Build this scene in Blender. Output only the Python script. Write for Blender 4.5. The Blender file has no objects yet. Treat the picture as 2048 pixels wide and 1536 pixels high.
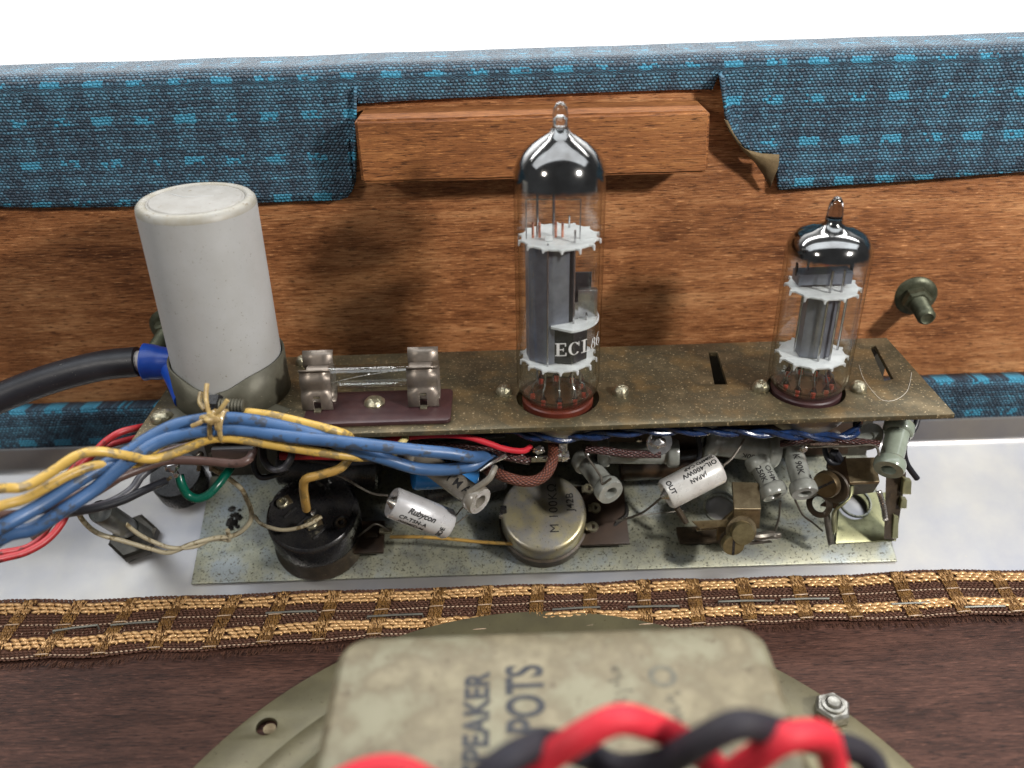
import bpy, bmesh, math, random
from mathutils import Vector, Matrix, noise
random.seed(7)
SC = bpy.context.scene
COL = SC.collection
V = Vector
# ------------------------------------------------------------------ camera (units: centimetres)
FPX = 1700.0; CX, CY = 1024.0, 768.0
PITCH = math.radians(30.0); ROLL = math.radians(1.85)
CAM = V((0, 0, 15.35))
_f = V((0, math.cos(PITCH), -math.sin(PITCH)))
_r0 = V((1, 0, 0)); _u0 = _r0.cross(_f)
_r = _r0 * math.cos(ROLL) - _u0 * math.sin(ROLL)
_u = _u0 * math.cos(ROLL) + _r0 * math.sin(ROLL)
cd = bpy.data.cameras.new('camera'); cam = bpy.data.objects.new('camera', cd); COL.objects.link(cam)
cam.matrix_world = Matrix(((_r.x, _u.x, -_f.x, CAM.x), (_r.y, _u.y, -_f.y, CAM.y), (_r.z, _u.z, -_f.z, CAM.z), (0, 0, 0, 1)))
cd.sensor_width = 36.0; cd.lens = 36.0 * FPX / 2048.0
cd.clip_start = 0.5; cd.clip_end = 2000
cd.dof.use_dof = True; cd.dof.focus_distance = 20.0; cd.dof.aperture_fstop = 0.115
SC.camera = cam
# ------------------------------------------------------------------ world, lamps, exposure
w = bpy.data.worlds.new("World"); SC.world = w; w.use_nodes = True
w.node_tree.nodes['Background'].inputs['Color'].default_value = (0.93, 0.96, 1.0, 1)
w.node_tree.nodes['Background'].inputs['Strength'].default_value = 0.12
SC.view_settings.view_transform = 'Standard'; SC.view_settings.look = 'None'
SC.view_settings.exposure = 0.0; SC.view_settings.gamma = 1.0
def area_lamp(name, loc, target, sx, sy, power, col):
    d = bpy.data.lights.new(name, 'AREA'); d.shape = 'RECTANGLE'; d.size = sx; d.size_y = sy
    d.energy = power; d.color = col
    o = bpy.data.objects.new(name, d); COL.objects.link(o); o.location = loc
    o.rotation_euler = (V(target) - V(loc)).to_track_quat('-Z', 'Y').to_euler()
    return o
area_lamp('lamp_right', (27, -4, 26), (0, 20, 6), 3.2, 3.2, 16500, (1.0, 0.96, 0.92))
area_lamp('lamp_left', (-24, -6, 28), (0, 20, 6), 4.5, 4.5, 3800, (1.0, 0.95, 0.88))
area_lamp('lamp_ceiling', (0, 13.5, 48), (0, 15, 0), 120, 22, 23500, (0.90, 0.95, 1.0))
area_lamp('backdrop_fill', (0, 60, 75), (0, 110, 20), 160, 30, 330000, (1, 1, 1))  # unseen lamp added only to whiten the backdrop
# ------------------------------------------------------------------ picture-to-place helpers
def ray(px, py):
    return _f + _r * ((px - CX) / FPX) - _u * ((py - CY) / FPX)
def PY(px, py, Y):
    d = ray(px, py); return CAM + d * ((Y - CAM.y) / d.y)
def PZ(px, py, z):
    d = ray(px, py); return CAM + d * ((z - CAM.z) / d.z)
TILT = math.radians(27)
PN = V((0, -math.sin(TILT), math.cos(TILT)))          # control panel normal
PO = V((0, 16.67, 0.0)); PUP = V((0, math.cos(TILT), math.sin(TILT)))
def PS(px, py, h=0.0):
    d = ray(px, py); return CAM + d * (((PO + PN * h) - CAM).dot(PN) / d.dot(PN))
def depth(p): return (p - CAM).dot(_f)
def RP(px, p): return px * depth(p) / FPX
# ------------------------------------------------------------------ object helpers
ORG = {}
def finish(o, parent):
    COL.objects.link(o)
    if parent is not None:
        ORG[o.name] = ORG[parent.name].copy(); o.parent = parent
    return o
def tag(o, label, cat, group=None):
    o['label'] = label; o['category'] = cat
    if group: o['group'] = group
    return o
def thing(name, loc, label, cat, group=None):
    o = bpy.data.objects.new(name, None); COL.objects.link(o); o.location = loc
    o.empty_display_size = 0.5
    ORG[o.name] = V(loc); return tag(o, label, cat, group)
def obj(name, bm, m, parent=None, angle=35, label=None, kind=None, solid=None, origin=None, bev=None):
    org = ORG[parent.name] if parent is not None else (V(origin) if origin is not None else V((0, 0, 0)))
    bmesh.ops.recalc_face_normals(bm, faces=bm.faces) if solid is None else None
    if org.length: bmesh.ops.translate(bm, verts=bm.verts, vec=-org)
    a = math.radians(angle)
    for f in bm.faces: f.smooth = angle > 0
    if angle > 0:
        for e in bm.edges:
            if len(e.link_faces) == 2 and e.calc_face_angle(0) > a: e.smooth = False
    me = bpy.data.meshes.new(name); bm.to_mesh(me); bm.free()
    me.materials.append(m)
    o = bpy.data.objects.new(name, me)
    if parent is None: o.location = org; ORG[o.name] = org.copy()
    finish(o, parent)
    if parent is None: ORG[o.name] = org.copy()
    if solid:
        s = o.modifiers.new('thickness', 'SOLIDIFY'); s.thickness = solid; s.offset = 0
    if bev:
        b = o.modifiers.new('edges', 'BEVEL'); b.width = bev; b.segments = 2; b.limit_method = 'ANGLE'
    if label: o['label'] = label
    if kind: o['kind'] = kind
    return o
def frame(o, z, x=(1, 0, 0)):
    z = V(z).normalized(); x = V(x); x = (x - z * x.dot(z)).normalized(); y = z.cross(x)
    return Matrix(((x.x, y.x, z.x, o[0]), (x.y, y.y, z.y, o[1]), (x.z, y.z, z.z, o[2]), (0, 0, 0, 1)))
def box(bm, c, s, M=None, bev=0.0):
    t = bmesh.new(); bmesh.ops.create_cube(t, size=1)
    for v in t.verts: v.co = V((v.co.x * s[0], v.co.y * s[1], v.co.z * s[2]))
    if bev: bmesh.ops.bevel(t, geom=t.edges[:], offset=bev, segments=2, affect='EDGES', profile=0.6)
    for v in t.verts:
        v.co = v.co + V(c)
        if M is not None: v.co = M @ v.co
    join(bm, t)
def join(bm, t):
    m = bpy.data.meshes.new('t'); t.to_mesh(m); t.free(); bm.from_mesh(m); bpy.data.meshes.remove(m)
def lathe(bm, prof, M=None, n=40, closed=False, a0=0.0, a1=2 * math.pi):
    full = abs(a1 - a0 - 2 * math.pi) < 1e-6
    cols = n if full else n + 1
    rings = []
    for (r, z) in prof:
        if r < 1e-6:
            v = bm.verts.new(V((0, 0, z))); rings.append([v] * cols)
        else:
            rings.append([bm.verts.new((r * math.cos(a0 + (a1 - a0) * k / n), r * math.sin(a0 + (a1 - a0) * k / n), z)) for k in range(cols)])
    new = set()
    for R in rings: new.update(R)
    m = len(prof)
    for i in range(m if closed else m - 1):
        A, B = rings[i], rings[(i + 1) % m]
        for k in range(n):
            k2 = (k + 1) % cols
            vs = []
            for v in (A[k], A[k2], B[k2], B[k]):
                if v not in vs: vs.append(v)
            if len(vs) > 2:
                try: bm.faces.new(vs)
                except ValueError: pass
    if M is not None:
        for v in new: v.co = M @ v.co
def crom(pts, per=6):
    P = [V(p) for p in pts]
    if len(P) < 3: per = 1
    P = [P[0] * 2 - P[1]] + P + [P[-1] * 2 - P[-2]]
    out = []
    for i in range(1, len(P) - 2):
        p0, p1, p2, p3 = P[i - 1:i + 3]
        for k in range(per):
            t = k / per
            out.append(0.5 * ((2 * p1) + (p2 - p0) * t + (2 * p0 - 5 * p1 + 4 * p2 - p3) * t * t + (3 * p1 - p0 - 3 * p2 + p3) * t ** 3))
    out.append(P[-2]); return out
def tube(bm, pts, r, n=12, per=6, caps=True, rad=None, smooth=True):
    P = crom(pts, per) if smooth else [V(p) for p in pts]
    uvl = bm.loops.layers.uv.verify()
    T = []
    for i in range(len(P)):
        a = P[max(0, i - 1)]; b = P[min(len(P) - 1, i + 1)]
        d = (b - a); T.append(d.normalized() if d.length > 1e-9 else V((0, 0, 1)))
    N = T[0].orthogonal().normalized(); rings = []; L = 0; Ls = []
    for i, p in enumerate(P):
        if i:
            L += (P[i] - P[i - 1]).length
            N = (N - T[i] * N.dot(T[i])).normalized()
        B = T[i].cross(N); rr = rad(i / (len(P) - 1)) * r if rad else r
        rings.append([bm.verts.new(p + (N * math.cos(2 * math.pi * k / n) + B * math.sin(2 * math.pi * k / n)) * rr) for k in range(n)])
        Ls.append(L)
    for i in range(len(P) - 1):
        for k in range(n):
            f = bm.faces.new((rings[i][k], rings[i][(k + 1) % n], rings[i + 1][(k + 1) % n], rings[i + 1][k]))
            for lp, (u, vv) in zip(f.loops, ((Ls[i], k / n), (Ls[i], (k + 1) / n), (Ls[i + 1], (k + 1) / n), (Ls[i + 1], k / n))):
                lp[uvl].uv = (u, vv)
    if caps:
        bm.faces.new(rings[0][::-1]); bm.faces.new(rings[-1])
def blob(bm, c, r, s=(1, 1, 1), amp=0.15, sub=3, seed=0):
    t = bmesh.new(); bmesh.ops.create_icosphere(t, subdivisions=sub, radius=1)
    for v in t.verts:
        k = 1 + amp * noise.noise(v.co * 1.7 + V((seed, seed * 2, 0)))
        v.co = V((v.co.x * s[0], v.co.y * s[1], v.co.z * s[2])) * (k * r) + V(c)
    join(bm, t)
def flat(outlines, thick, M, bev=0.0):
    """sheet with holes: the first outline is the rim, others are holes; thickness goes down from the local z=0"""
    c = bpy.data.curves.new('t', 'CURVE'); c.dimensions = '2D'; c.fill_mode = 'BOTH'
    for ol in outlines:
        s = c.splines.new('POLY'); s.points.add(len(ol) - 1)
        for p, q in zip(s.points, ol): p.co = (q[0], q[1], 0, 1)
        s.use_cyclic_u = True
    c.extrude = thick / 2 - bev; c.bevel_depth = bev; c.bevel_resolution = 1
    o = bpy.data.objects.new('t', c)
    me = bpy.data.meshes.new_from_object(o)
    bm = bmesh.new(); bm.from_mesh(me)
    bmesh.ops.remove_doubles(bm, verts=bm.verts, dist=1e-4)
    for v in bm.verts: v.co = M @ (v.co - V((0, 0, thick / 2)))
    bpy.data.objects.remove(o); bpy.data.curves.remove(c); bpy.data.meshes.remove(me)
    return bm
def circ(cx, cy, r, n=40, ry=None):
    ry = ry or r
    return [(cx + r * math.cos(2 * math.pi * k / n), cy + ry * math.sin(2 * math.pi * k / n)) for k in range(n)]
def text_bm(s, size, fn, bold=0.0, spacing=1.0, shear=0.0, ext=0.004, align='LEFT'):
    c = bpy.data.curves.new('t', 'FONT'); c.body = s; c.size = size; c.offset = bold; c.space_character = spacing
    c.shear = shear; c.align_x = align; c.resolution_u = 4
    o = bpy.data.objects.new('t', c); me = bpy.data.meshes.new_from_object(o)
    bm = bmesh.new(); bm.from_mesh(me)
    bmesh.ops.subdivide_edges(bm, edges=[e for e in bm.edges if e.calc_length() > size * 0.25], cuts=2)
    bmesh.ops.triangulate(bm, faces=bm.faces)
    for v in bm.verts: v.co = fn(v.co.x, v.co.y)
    bpy.data.objects.remove(o); bpy.data.curves.remove(c); bpy.data.meshes.remove(me)
    return bm
def cyl_fn(A, axis, r, th0=0.0, x0=0.0, lift=0.004):
    """lettering running along a cylinder, th0=0 faces the viewer"""
    x = axis.normalized(); y = (CAM - A); y = (y - x * y.dot(x)).normalized(); z = x.cross(y)
    def fn(tx, ty):
        a = th0 - ty / r
        return A + x * (x0 + tx) + (y * math.cos(a) + z * math.sin(a)) * (r + lift)
    return fn
def plane_fn(O, xd, yd, lift=0.004):
    xd = xd.normalized(); n = xd.cross(yd).normalized(); yd = n.cross(xd)
    return lambda tx, ty: O + xd * tx + yd * ty + n * lift
# ------------------------------------------------------------------ materials
def newmat(name):
    m = bpy.data.materials.new(name); m.use_nodes = True
    nt = m.node_tree; b = nt.nodes['Principled BSDF']; return m, nt, b
def nd(nt, t, **kw):
    n = nt.nodes.new(t)
    for k, v in kw.items(): setattr(n, k, v)
    return n
def mapped(nt, scale, rot=(0, 0, 0), src='Object'):
    tc = nd(nt, 'ShaderNodeTexCoord'); mp = nd(nt, 'ShaderNodeMapping')
    mp.inputs['Scale'].default_value = scale; mp.inputs['Rotation'].default_value = rot
    nt.links.new(tc.outputs[src], mp.inputs['Vector']); return mp.outputs['Vector']
def ntex(nt, vec, scale, detail=4, rough=0.6, dist=0.0):
    n = nd(nt, 'ShaderNodeTexNoise'); n.inputs['Scale'].default_value = scale; n.inputs['Detail'].default_value = detail
    n.inputs['Roughness'].default_value = rough; n.inputs['Distortion'].default_value = dist
    nt.links.new(vec, n.inputs['Vector']); return n.outputs['Fac']
def ramp(nt, fac, stops, interp='LINEAR'):
    r = nd(nt, 'ShaderNodeValToRGB'); r.color_ramp.interpolation = interp
    e = r.color_ramp.elements
    while len(e) < len(stops): e.new(0.5)
    for x, (p, c) in zip(e, stops):
        x.position = p; x.color = (c[0], c[1], c[2], 1) if not isinstance(c, (int, float)) else (c, c, c, 1)
    nt.links.new(fac, r.inputs['Fac']); return r.outputs['Color']
def mixc(nt, fac, a, b, mode='MIX'):
    m = nd(nt, 'ShaderNodeMix', data_type='RGBA', blend_type=mode)
    for s, v in ((m.inputs[0], fac), (m.inputs[6], a), (m.inputs[7], b)):
        if hasattr(v, 'is_linked') or hasattr(v, 'node'): nt.links.new(v, s)
        elif isinstance(v, (int, float)): s.default_value = v
        else: s.default_value = (v[0], v[1], v[2], 1)
    return m.outputs[2]
def math_(nt, op, a, b=None, c=None):
    m = nd(nt, 'ShaderNodeMath', operation=op)
    for i, v in enumerate((a, b, c)):
        if v is None: continue
        if isinstance(v, (int, float)): m.inputs[i].default_value = v
        else: nt.links.new(v, m.inputs[i])
    return m.outputs[0]
def bump(nt, b, h, strength=0.3, dist=0.02):
    bp = nd(nt, 'ShaderNodeBump'); bp.inputs['Strength'].default_value = strength; bp.inputs['Distance'].default_value = dist
    nt.links.new(h, bp.inputs['Height']); nt.links.new(bp.outputs['Normal'], b.inputs['Normal'])
def mat(name, c1, c2=None, rough=0.5, metal=0.0, scale=1.5, speck=None, speck_amt=0.36, speck_scale=14, bmp=0.15, bscale=25, bdist=0.01,
        stretch=(1, 1, 1), lo=0.35, hi=0.65, rvar=0.12, coat=0.0, spec=0.5, c3=None, sss=0.0):
    m, nt, b = newmat(name)
    vec = mapped(nt, stretch)
    f = ntex(nt, vec, scale, 6, 0.62)
    c2 = c2 or tuple(x * 0.75 for x in c1)
    st = [(lo, c1), (hi, c2)]
    if c3: st = [(lo, c1), ((lo + hi) / 2, c2), (hi, c3)]
    col = ramp(nt, f, st)
    if speck:
        s = ntex(nt, vec, speck_scale, 3, 0.7)
        k = ramp(nt, s, [(speck_amt - 0.04, 1.0), (speck_amt + 0.02, 0.0)])
        col = mixc(nt, k, col, speck)
    nt.links.new(col, b.inputs['Base Color'])
    rr = ntex(nt, vec, scale * 3, 3)
    mr = nd(nt, 'ShaderNodeMapRange'); mr.inputs[3].default_value = max(0.02, rough - rvar); mr.inputs[4].default_value = rough + rvar
    nt.links.new(rr, mr.inputs[0]); nt.links.new(mr.outputs[0], b.inputs['Roughness'])
    b.inputs['Metallic'].default_value = metal
    b.inputs['Coat Weight'].default_value = coat; b.inputs['Coat Roughness'].default_value = 0.15
    b.inputs['Specular IOR Level'].default_value = spec
    if sss: b.inputs['Subsurface Weight'].default_value = sss; b.inputs['Subsurface Radius'].default_value = (0.1, 0.1, 0.1)
    if bmp: bump(nt, b, ntex(nt, vec, bscale, 3), bmp, bdist)
    return m
def m_wood(name, dark, mid, light, sx=0.12, fine=1.0, rough=0.45, contrast=1.0):
    m, nt, b = newmat(name)
    v1 = mapped(nt, (sx, 1, 1.0)); v2 = mapped(nt, (0.6, 11, 11)); v3 = mapped(nt, (1.5, 14, 14)); v4 = mapped(nt, (1, 1, 1))
    a = ntex(nt, v1, 2.2, 5, 0.6, 0.6); g = ntex(nt, v2, 2.2 * fine, 7, 0.75, 0.35); p = ntex(nt, v3, 1.9 * fine, 3, 0.65, 0.2); bl = ntex(nt, v4, 0.22, 2)
    s = math_(nt, 'ADD', math_(nt, 'MULTIPLY', a, 0.28), math_(nt, 'MULTIPLY', g, 0.47))
    s = math_(nt, 'ADD', s, math_(nt, 'MULTIPLY', bl, 0.25))
    w_ = 0.105 / contrast
    col = ramp(nt, s, [(0.5 - w_, dark), (0.5, mid), (0.5 + w_, light)])
    pore = ramp(nt, p, [(0.36, 1.0), (0.45, 0.0)])
    col = mixc(nt, math_(nt, 'MULTIPLY', pore, 0.8), col, tuple(x * 0.4 for x in dark))
    gl = ramp(nt, p, [(0.60, 0.0), (0.68, 1.0)])
    col = mixc(nt, math_(nt, 'MULTIPLY', gl, 0.55), col, tuple(min(1, x * 1.7) for x in light))
    nt.links.new(col, b.inputs['Base Color']); b.inputs['Roughness'].default_value = rough
    b.inputs['Specular IOR Level'].default_value = 0.28
    h = math_(nt, 'ADD', math_(nt, 'MULTIPLY', g, 0.8), p)
    bump(nt, b, h, 0.6, 0.025); return m
def m_tolex(name):
    m, nt, b = newmat(name)
    tc = nd(nt, 'ShaderNodeTexCoord'); sep = nd(nt, 'ShaderNodeSeparateXYZ')
    wob = nd(nt, 'ShaderNodeTexNoise'); wob.inputs['Scale'].default_value = 1.6; wob.inputs['Detail'].default_value = 3
    nt.links.new(tc.outputs['UV'], wob.inputs['Vector'])
    mm = nd(nt, 'ShaderNodeVectorMath', operation='MULTIPLY_ADD'); mm.inputs[1].default_value = (0.07, 0.07, 0)
    nt.links.new(wob.outputs['Color'], mm.inputs[0]); nt.links.new(tc.outputs['UV'], mm.inputs[2])
    w2 = nd(nt, 'ShaderNodeTexNoise'); w2.inputs['Scale'].default_value = 11; w2.inputs['Detail'].default_value = 1
    nt.links.new(tc.outputs['UV'], w2.inputs['Vector'])
    m2 = nd(nt, 'ShaderNodeVectorMath', operation='MULTIPLY_ADD'); m2.inputs[1].default_value = (0.07, 0.05, 0)
    nt.links.new(w2.outputs['Color'], m2.inputs[0]); nt.links.new(mm.outputs[0], m2.inputs[2]); nt.links.new(m2.outputs[0], sep.inputs[0])
    u, v = sep.outputs[0], sep.outputs[1]
    TW, TH = 0.10, 0.072
    cv = math_(nt, 'FLOOR', math_(nt, 'DIVIDE', v, TH))
    odd = math_(nt, 'MULTIPLY', math_(nt, 'MODULO', math_(nt, 'ABSOLUTE', cv), 2.0), 0.5)
    us = math_(nt, 'ADD', math_(nt, 'DIVIDE', u, TW), odd)
    cu = math_(nt, 'FLOOR', us)
    # thread relief
    hx = math_(nt, 'SINE', math_(nt, 'MULTIPLY', math_(nt, 'FRACT', us), math.pi))
    hy = math_(nt, 'SINE', math_(nt, 'MULTIPLY', math_(nt, 'FRACT', math_(nt, 'DIVIDE', v, TH)), math.pi))
    cmb = nd(nt, 'ShaderNodeCombineXYZ'); nt.links.new(cu, cmb.inputs[0]); nt.links.new(cv, cmb.inputs[1])
    wn = nd(nt, 'ShaderNodeTexWhiteNoise', noise_dimensions='3D'); nt.links.new(cmb.outputs[0], wn.inputs['Vector'])
    rnd = wn.outputs['Value']
    wr = nd(nt, 'ShaderNodeTexWhiteNoise', noise_dimensions='1D'); nt.links.new(cv, wr.inputs['W'])
    # plaid bands
    def band(x, per, width, soft, off=0.0):
        f = math_(nt, 'FRACT', math_(nt, 'DIVIDE', math_(nt, 'ADD', x, off), per))
        d = math_(nt, 'ABSOLUTE', math_(nt, 'SUBTRACT', f, 0.5))
        r = nd(nt, 'ShaderNodeMapRange'); r.inputs[1].default_value = width / 2 + soft; r.inputs[2].default_value = width / 2 - soft
        nt.links.new(d, r.inputs[0]); return r.outputs[0]
    uq = math_(nt, 'MULTIPLY', cu, TW); vq = math_(nt, 'MULTIPLY', cv, TH)
    bu = band(u, 1.0, 0.54, 0.06); bv = band(v, 1.0, 0.23, 0.02, 0.30); bv2 = band(v, 1.0, 0.46, 0.06, 0.78)
    blk = nd(nt, 'ShaderNodeTexWhiteNoise', noise_dimensions='3D'); cb = nd(nt, 'ShaderNodeCombineXYZ')
    nt.links.new(math_(nt, 'FLOOR', math_(nt, 'MULTIPLY', u, 1.0)), cb.inputs[0]); nt.links.new(math_(nt, 'FLOOR', math_(nt, 'ADD', v, 0.3)), cb.inputs[1]); nt.links.new(cb.outputs[0], blk.inputs['Vector'])
    big = ntex(nt, tc.outputs['UV'], 0.9, 2)
    hi = math_(nt, 'MULTIPLY', bu, bv)
    hi = math_(nt, 'GREATER_THAN', math_(nt, 'ADD', math_(nt, 'MULTIPLY', hi, math_(nt, 'ADD', 0.62, math_(nt, 'MULTIPLY', blk.outputs['Value'], 0.38))), math_(nt, 'MULTIPLY', rnd, 0.38)), 0.88)
    th = math_(nt, 'ADD', math_(nt, 'MULTIPLY', math_(nt, 'MULTIPLY', bv2, bu), 0.09), math_(nt, 'MULTIPLY', bu, 0.05))
    th = math_(nt, 'ADD', th, math_(nt, 'MULTIPLY', rnd, 0.5))
    th = math_(nt, 'ADD', th, math_(nt, 'MULTIPLY', math_(nt, 'MULTIPLY', wr.outputs['Value'], math_(nt, 'ADD', 0.95, math_(nt, 'MULTIPLY', bu, 0.2))), 0.36))
    th = math_(nt, 'ADD', th, math_(nt, 'MULTIPLY', math_(nt, 'SUBTRACT', big, 0.5), 0.5))
    col = ramp(nt, th, [(0.18, (0.032, 0.054, 0.080)), (0.42, (0.058, 0.115, 0.165)), (0.7, (0.085, 0.215, 0.31)), (1.0, (0.12, 0.35, 0.49))])
    # light thread crests / dark gaps between threads follow the thread relief
    gap = math_(nt, 'POWER', math_(nt, 'MULTIPLY', hx, hy), 0.6)
    col2 = mixc(nt, hi, col, (0.06, 0.30, 0.45))
    g = math_(nt, 'MULTIPLY', math_(nt, 'SUBTRACT', 1.0, gap), math_(nt, 'SUBTRACT', 0.85, math_(nt, 'MULTIPLY', hi, 0.5)))
    col2 = mixc(nt, g, col2, (0.008, 0.012, 0.02))
    nt.links.new(col2, b.inputs['Base Color']); b.inputs['Roughness'].default_value = 0.5
    b.inputs['Specular IOR Level'].default_value = 0.35
    hgt = math_(nt, 'MULTIPLY', gap, math_(nt, 'ADD', 0.6, math_(nt, 'MULTIPLY', rnd, 0.4)))
    bump(nt, b, hgt, 1.0, 0.05); return m
def m_braid(name, c1, c2, k=26.0, n=5, rough=0.5):
    m, nt, b = newmat(name)
    tc = nd(nt, 'ShaderNodeTexCoord'); sep = nd(nt, 'ShaderNodeSeparateXYZ'); nt.links.new(tc.outputs['UV'], sep.inputs[0])
    u = math_(nt, 'MULTIPLY', sep.outputs[0], k); v = math_(nt, 'MULTIPLY', sep.outputs[1], 2 * math.pi * n)
    h = math_(nt, 'MULTIPLY', math_(nt, 'SINE', math_(nt, 'ADD', u, v)), math_(nt, 'SINE', math_(nt, 'SUBTRACT', u, v)))
    h = math_(nt, 'ABSOLUTE', h)
    nt.links.new(ramp(nt, h, [(0.05, c1), (0.7, c2)]), b.inputs['Base Color'])
    b.inputs['Roughness'].default_value = rough; bump(nt, b, h, 0.8, 0.03); return m
def m_glass(name, tint=(0.97, 0.98, 0.97), edge=(0.30, 0.25, 0.20)):
    m = bpy.data.materials.new(name); m.use_nodes = True; nt = m.node_tree; nt.nodes.clear()
    out = nd(nt, 'ShaderNodeOutputMaterial'); mx = nd(nt, 'ShaderNodeMixShader'); tr = nd(nt, 'ShaderNodeBsdfTransparent'); gl = nd(nt, 'ShaderNodeBsdfGlossy')
    fr = nd(nt, 'ShaderNodeFresnel'); fr.inputs['IOR'].default_value = 1.45
    geo = nd(nt, 'ShaderNodeNewGeometry')
    fac = math_(nt, 'MULTIPLY', math_(nt, 'MINIMUM', fr.outputs[0], 0.40), math_(nt, 'SUBTRACT', 1.0, math_(nt, 'MULTIPLY', geo.outputs['Backfacing'], 0.75)))
    lw = nd(nt, 'ShaderNodeLayerWeight'); lw.inputs['Blend'].default_value = 0.5
    nt.links.new(ramp(nt, lw.outputs['Facing'], [(0.0, tint), (0.55, tint), (0.82, tuple(0.72 * x + 0.28 * y for x, y in zip(tint, edge))), (1.0, edge)]), tr.inputs['Color'])
    gl.inputs['Roughness'].default_value = 0.03; gl.inputs['Color'].default_value = (1, 1, 1, 1)
    nt.links.new(fac, mx.inputs[0]); nt.links.new(tr.outputs[0], mx.inputs[1]); nt.links.new(gl.outputs[0], mx.inputs[2])
    nt.links.new(mx.outputs[0], out.inputs['Surface']); return m
def m_solidglass(name, col=(0.95, 0.97, 0.96)):
    m, nt, b = newmat(name); b.inputs['Base Color'].default_value = (*col, 1); b.inputs['Transmission Weight'].default_value = 1
    b.inputs['Roughness'].default_value = 0.03; b.inputs['IOR'].default_value = 1.48; return m
def m_getter(name, z0, z1, z2):
    """mirror film on the inside of the dome, thinning out towards its lower rim"""
    m = bpy.data.materials.new(name); m.use_nodes = True; nt = m.node_tree; b = nt.nodes['Principled BSDF']
    out = nt.nodes['Material Output']
    b.inputs['Metallic'].default_value = 1; b.inputs['Roughness'].default_value = 0.12
    vec = mapped(nt, (1, 1, 1))
    nt.links.new(ramp(nt, ntex(nt, vec, 1.3, 4), [(0.35, (0.11, 0.10, 0.095)), (0.65, (0.27, 0.265, 0.265))]), b.inputs['Base Color'])
    sep = nd(nt, 'ShaderNodeSeparateXYZ'); nt.links.new(vec, sep.inputs[0])
    zz = math_(nt, 'ADD', sep.outputs[2], math_(nt, 'MULTIPLY', math_(nt, 'SUBTRACT', ntex(nt, vec, 1.1, 3), 0.5), 0.35))
    def mr(a, c):
        r = nd(nt, 'ShaderNodeMapRange'); r.inputs[1].default_value = a; r.inputs[2].default_value = c; nt.links.new(zz, r.inputs[0]); return r.outputs[0]
    al = math_(nt, 'MULTIPLY', mr(z0, z1), math_(nt, 'SUBTRACT', 1.0, math_(nt, 'MULTIPLY', mr(z2, z2 + 0.12), 0.85)))
    tr = nd(nt, 'ShaderNodeBsdfTransparent'); mx = nd(nt, 'ShaderNodeMixShader')
    nt.links.new(al, mx.inputs[0]); nt.links.new(tr.outputs[0], mx.inputs[1]); nt.links.new(b.outputs[0], mx.inputs[2])
    nt.links.new(mx.outputs[0], out.inputs['Surface']); return m

WOOD = m_wood('stained_plywood', (0.10, 0.032, 0.010), (0.30, 0.118, 0.043), (0.53, 0.262, 0.112), contrast=1.1)
WOODB = m_wood('stained_pine', (0.11, 0.037, 0.012), (0.26, 0.098, 0.032), (0.42, 0.185, 0.062), rough=0.5, contrast=0.8)
BAFW = m_wood('dark_plywood', (0.016, 0.007, 0.005), (0.052, 0.022, 0.015), (0.11, 0.05, 0.034), fine=1.3, rough=0.55)
TOLEX = m_tolex('woven_vinyl')
BACKING = mat('cloth_backing', (0.16, 0.11, 0.05), (0.08, 0.05, 0.02), 0.85, bmp=0.6, bscale=40, bdist=0.02)
ALU = mat('brushed_aluminium', (0.40, 0.38, 0.35), (0.30, 0.30, 0.32), 0.38, 0.75, scale=0.35, speck=(0.40, 0.37, 0.32), speck_amt=0.30, speck_scale=7, bmp=0.04, rvar=0.08)
ZINC = mat('zinc_plated_steel', (0.23, 0.26, 0.27), (0.30, 0.30, 0.22), 0.40, 0.5, scale=0.7, speck=(0.06, 0.055, 0.035), speck_amt=0.415, speck_scale=17, bmp=0.25, bscale=30, c3=(0.17, 0.18, 0.165))
BRONZE = mat('dull_passivated_steel', (0.185, 0.125, 0.055), (0.085, 0.072, 0.042), 0.45, 0.5, scale=0.9, speck=(0.50, 0.40, 0.24), speck_amt=0.375, speck_scale=14, bmp=0.3, bscale=45, c3=(0.17, 0.13, 0.07))
EDGE = mat('bare_sheet_edge', (0.42, 0.36, 0.22), (0.22, 0.18, 0.10), 0.4, 0.6, scale=4)
CLAMPM = mat('dull_grey_green_steel', (0.115, 0.11, 0.08), (0.07, 0.065, 0.045), 0.5, 0.35, scale=1.6, speck=(0.3, 0.28, 0.2), speck_amt=0.3, speck_scale=22)
CANM = mat('matt_aluminium_can', (0.485, 0.49, 0.485), (0.41, 0.405, 0.385), 0.5, 0.25, scale=0.7, speck=(0.20, 0.17, 0.12), speck_amt=0.325, speck_scale=15, bmp=0.12, bscale=40, lo=0.3, hi=0.75)
SCREW = mat('dirty_nickel', (0.48, 0.44, 0.32), (0.22, 0.2, 0.13), 0.32, 0.8, scale=5, bmp=0.6, bscale=12, bdist=0.03)
BOLTM = mat('olive_plated_steel', (0.105, 0.11, 0.07), (0.05, 0.055, 0.032), 0.42, 0.55, scale=4, bmp=0.2)
BRASS = mat('tarnished_brass', (0.30, 0.245, 0.15), (0.16, 0.12, 0.07), 0.38, 0.75, scale=3, speck=(0.06, 0.04, 0.02), speck_amt=0.34, speck_scale=20, bmp=0.15)
TINNED = mat('tinned_metal', (0.62, 0.6, 0.56), (0.4, 0.38, 0.34), 0.28, 0.9, scale=6)
SOLDER = mat('solder', (0.72, 0.71, 0.7), (0.5, 0.48, 0.46), 0.2, 0.95, scale=5, bmp=0.3, bscale=9)
CLIPM = mat('fuse_clip_nickel', (0.24, 0.20, 0.165), (0.17, 0.145, 0.12), 0.38, 0.65, scale=3, bmp=0.2, bscale=50)
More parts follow.
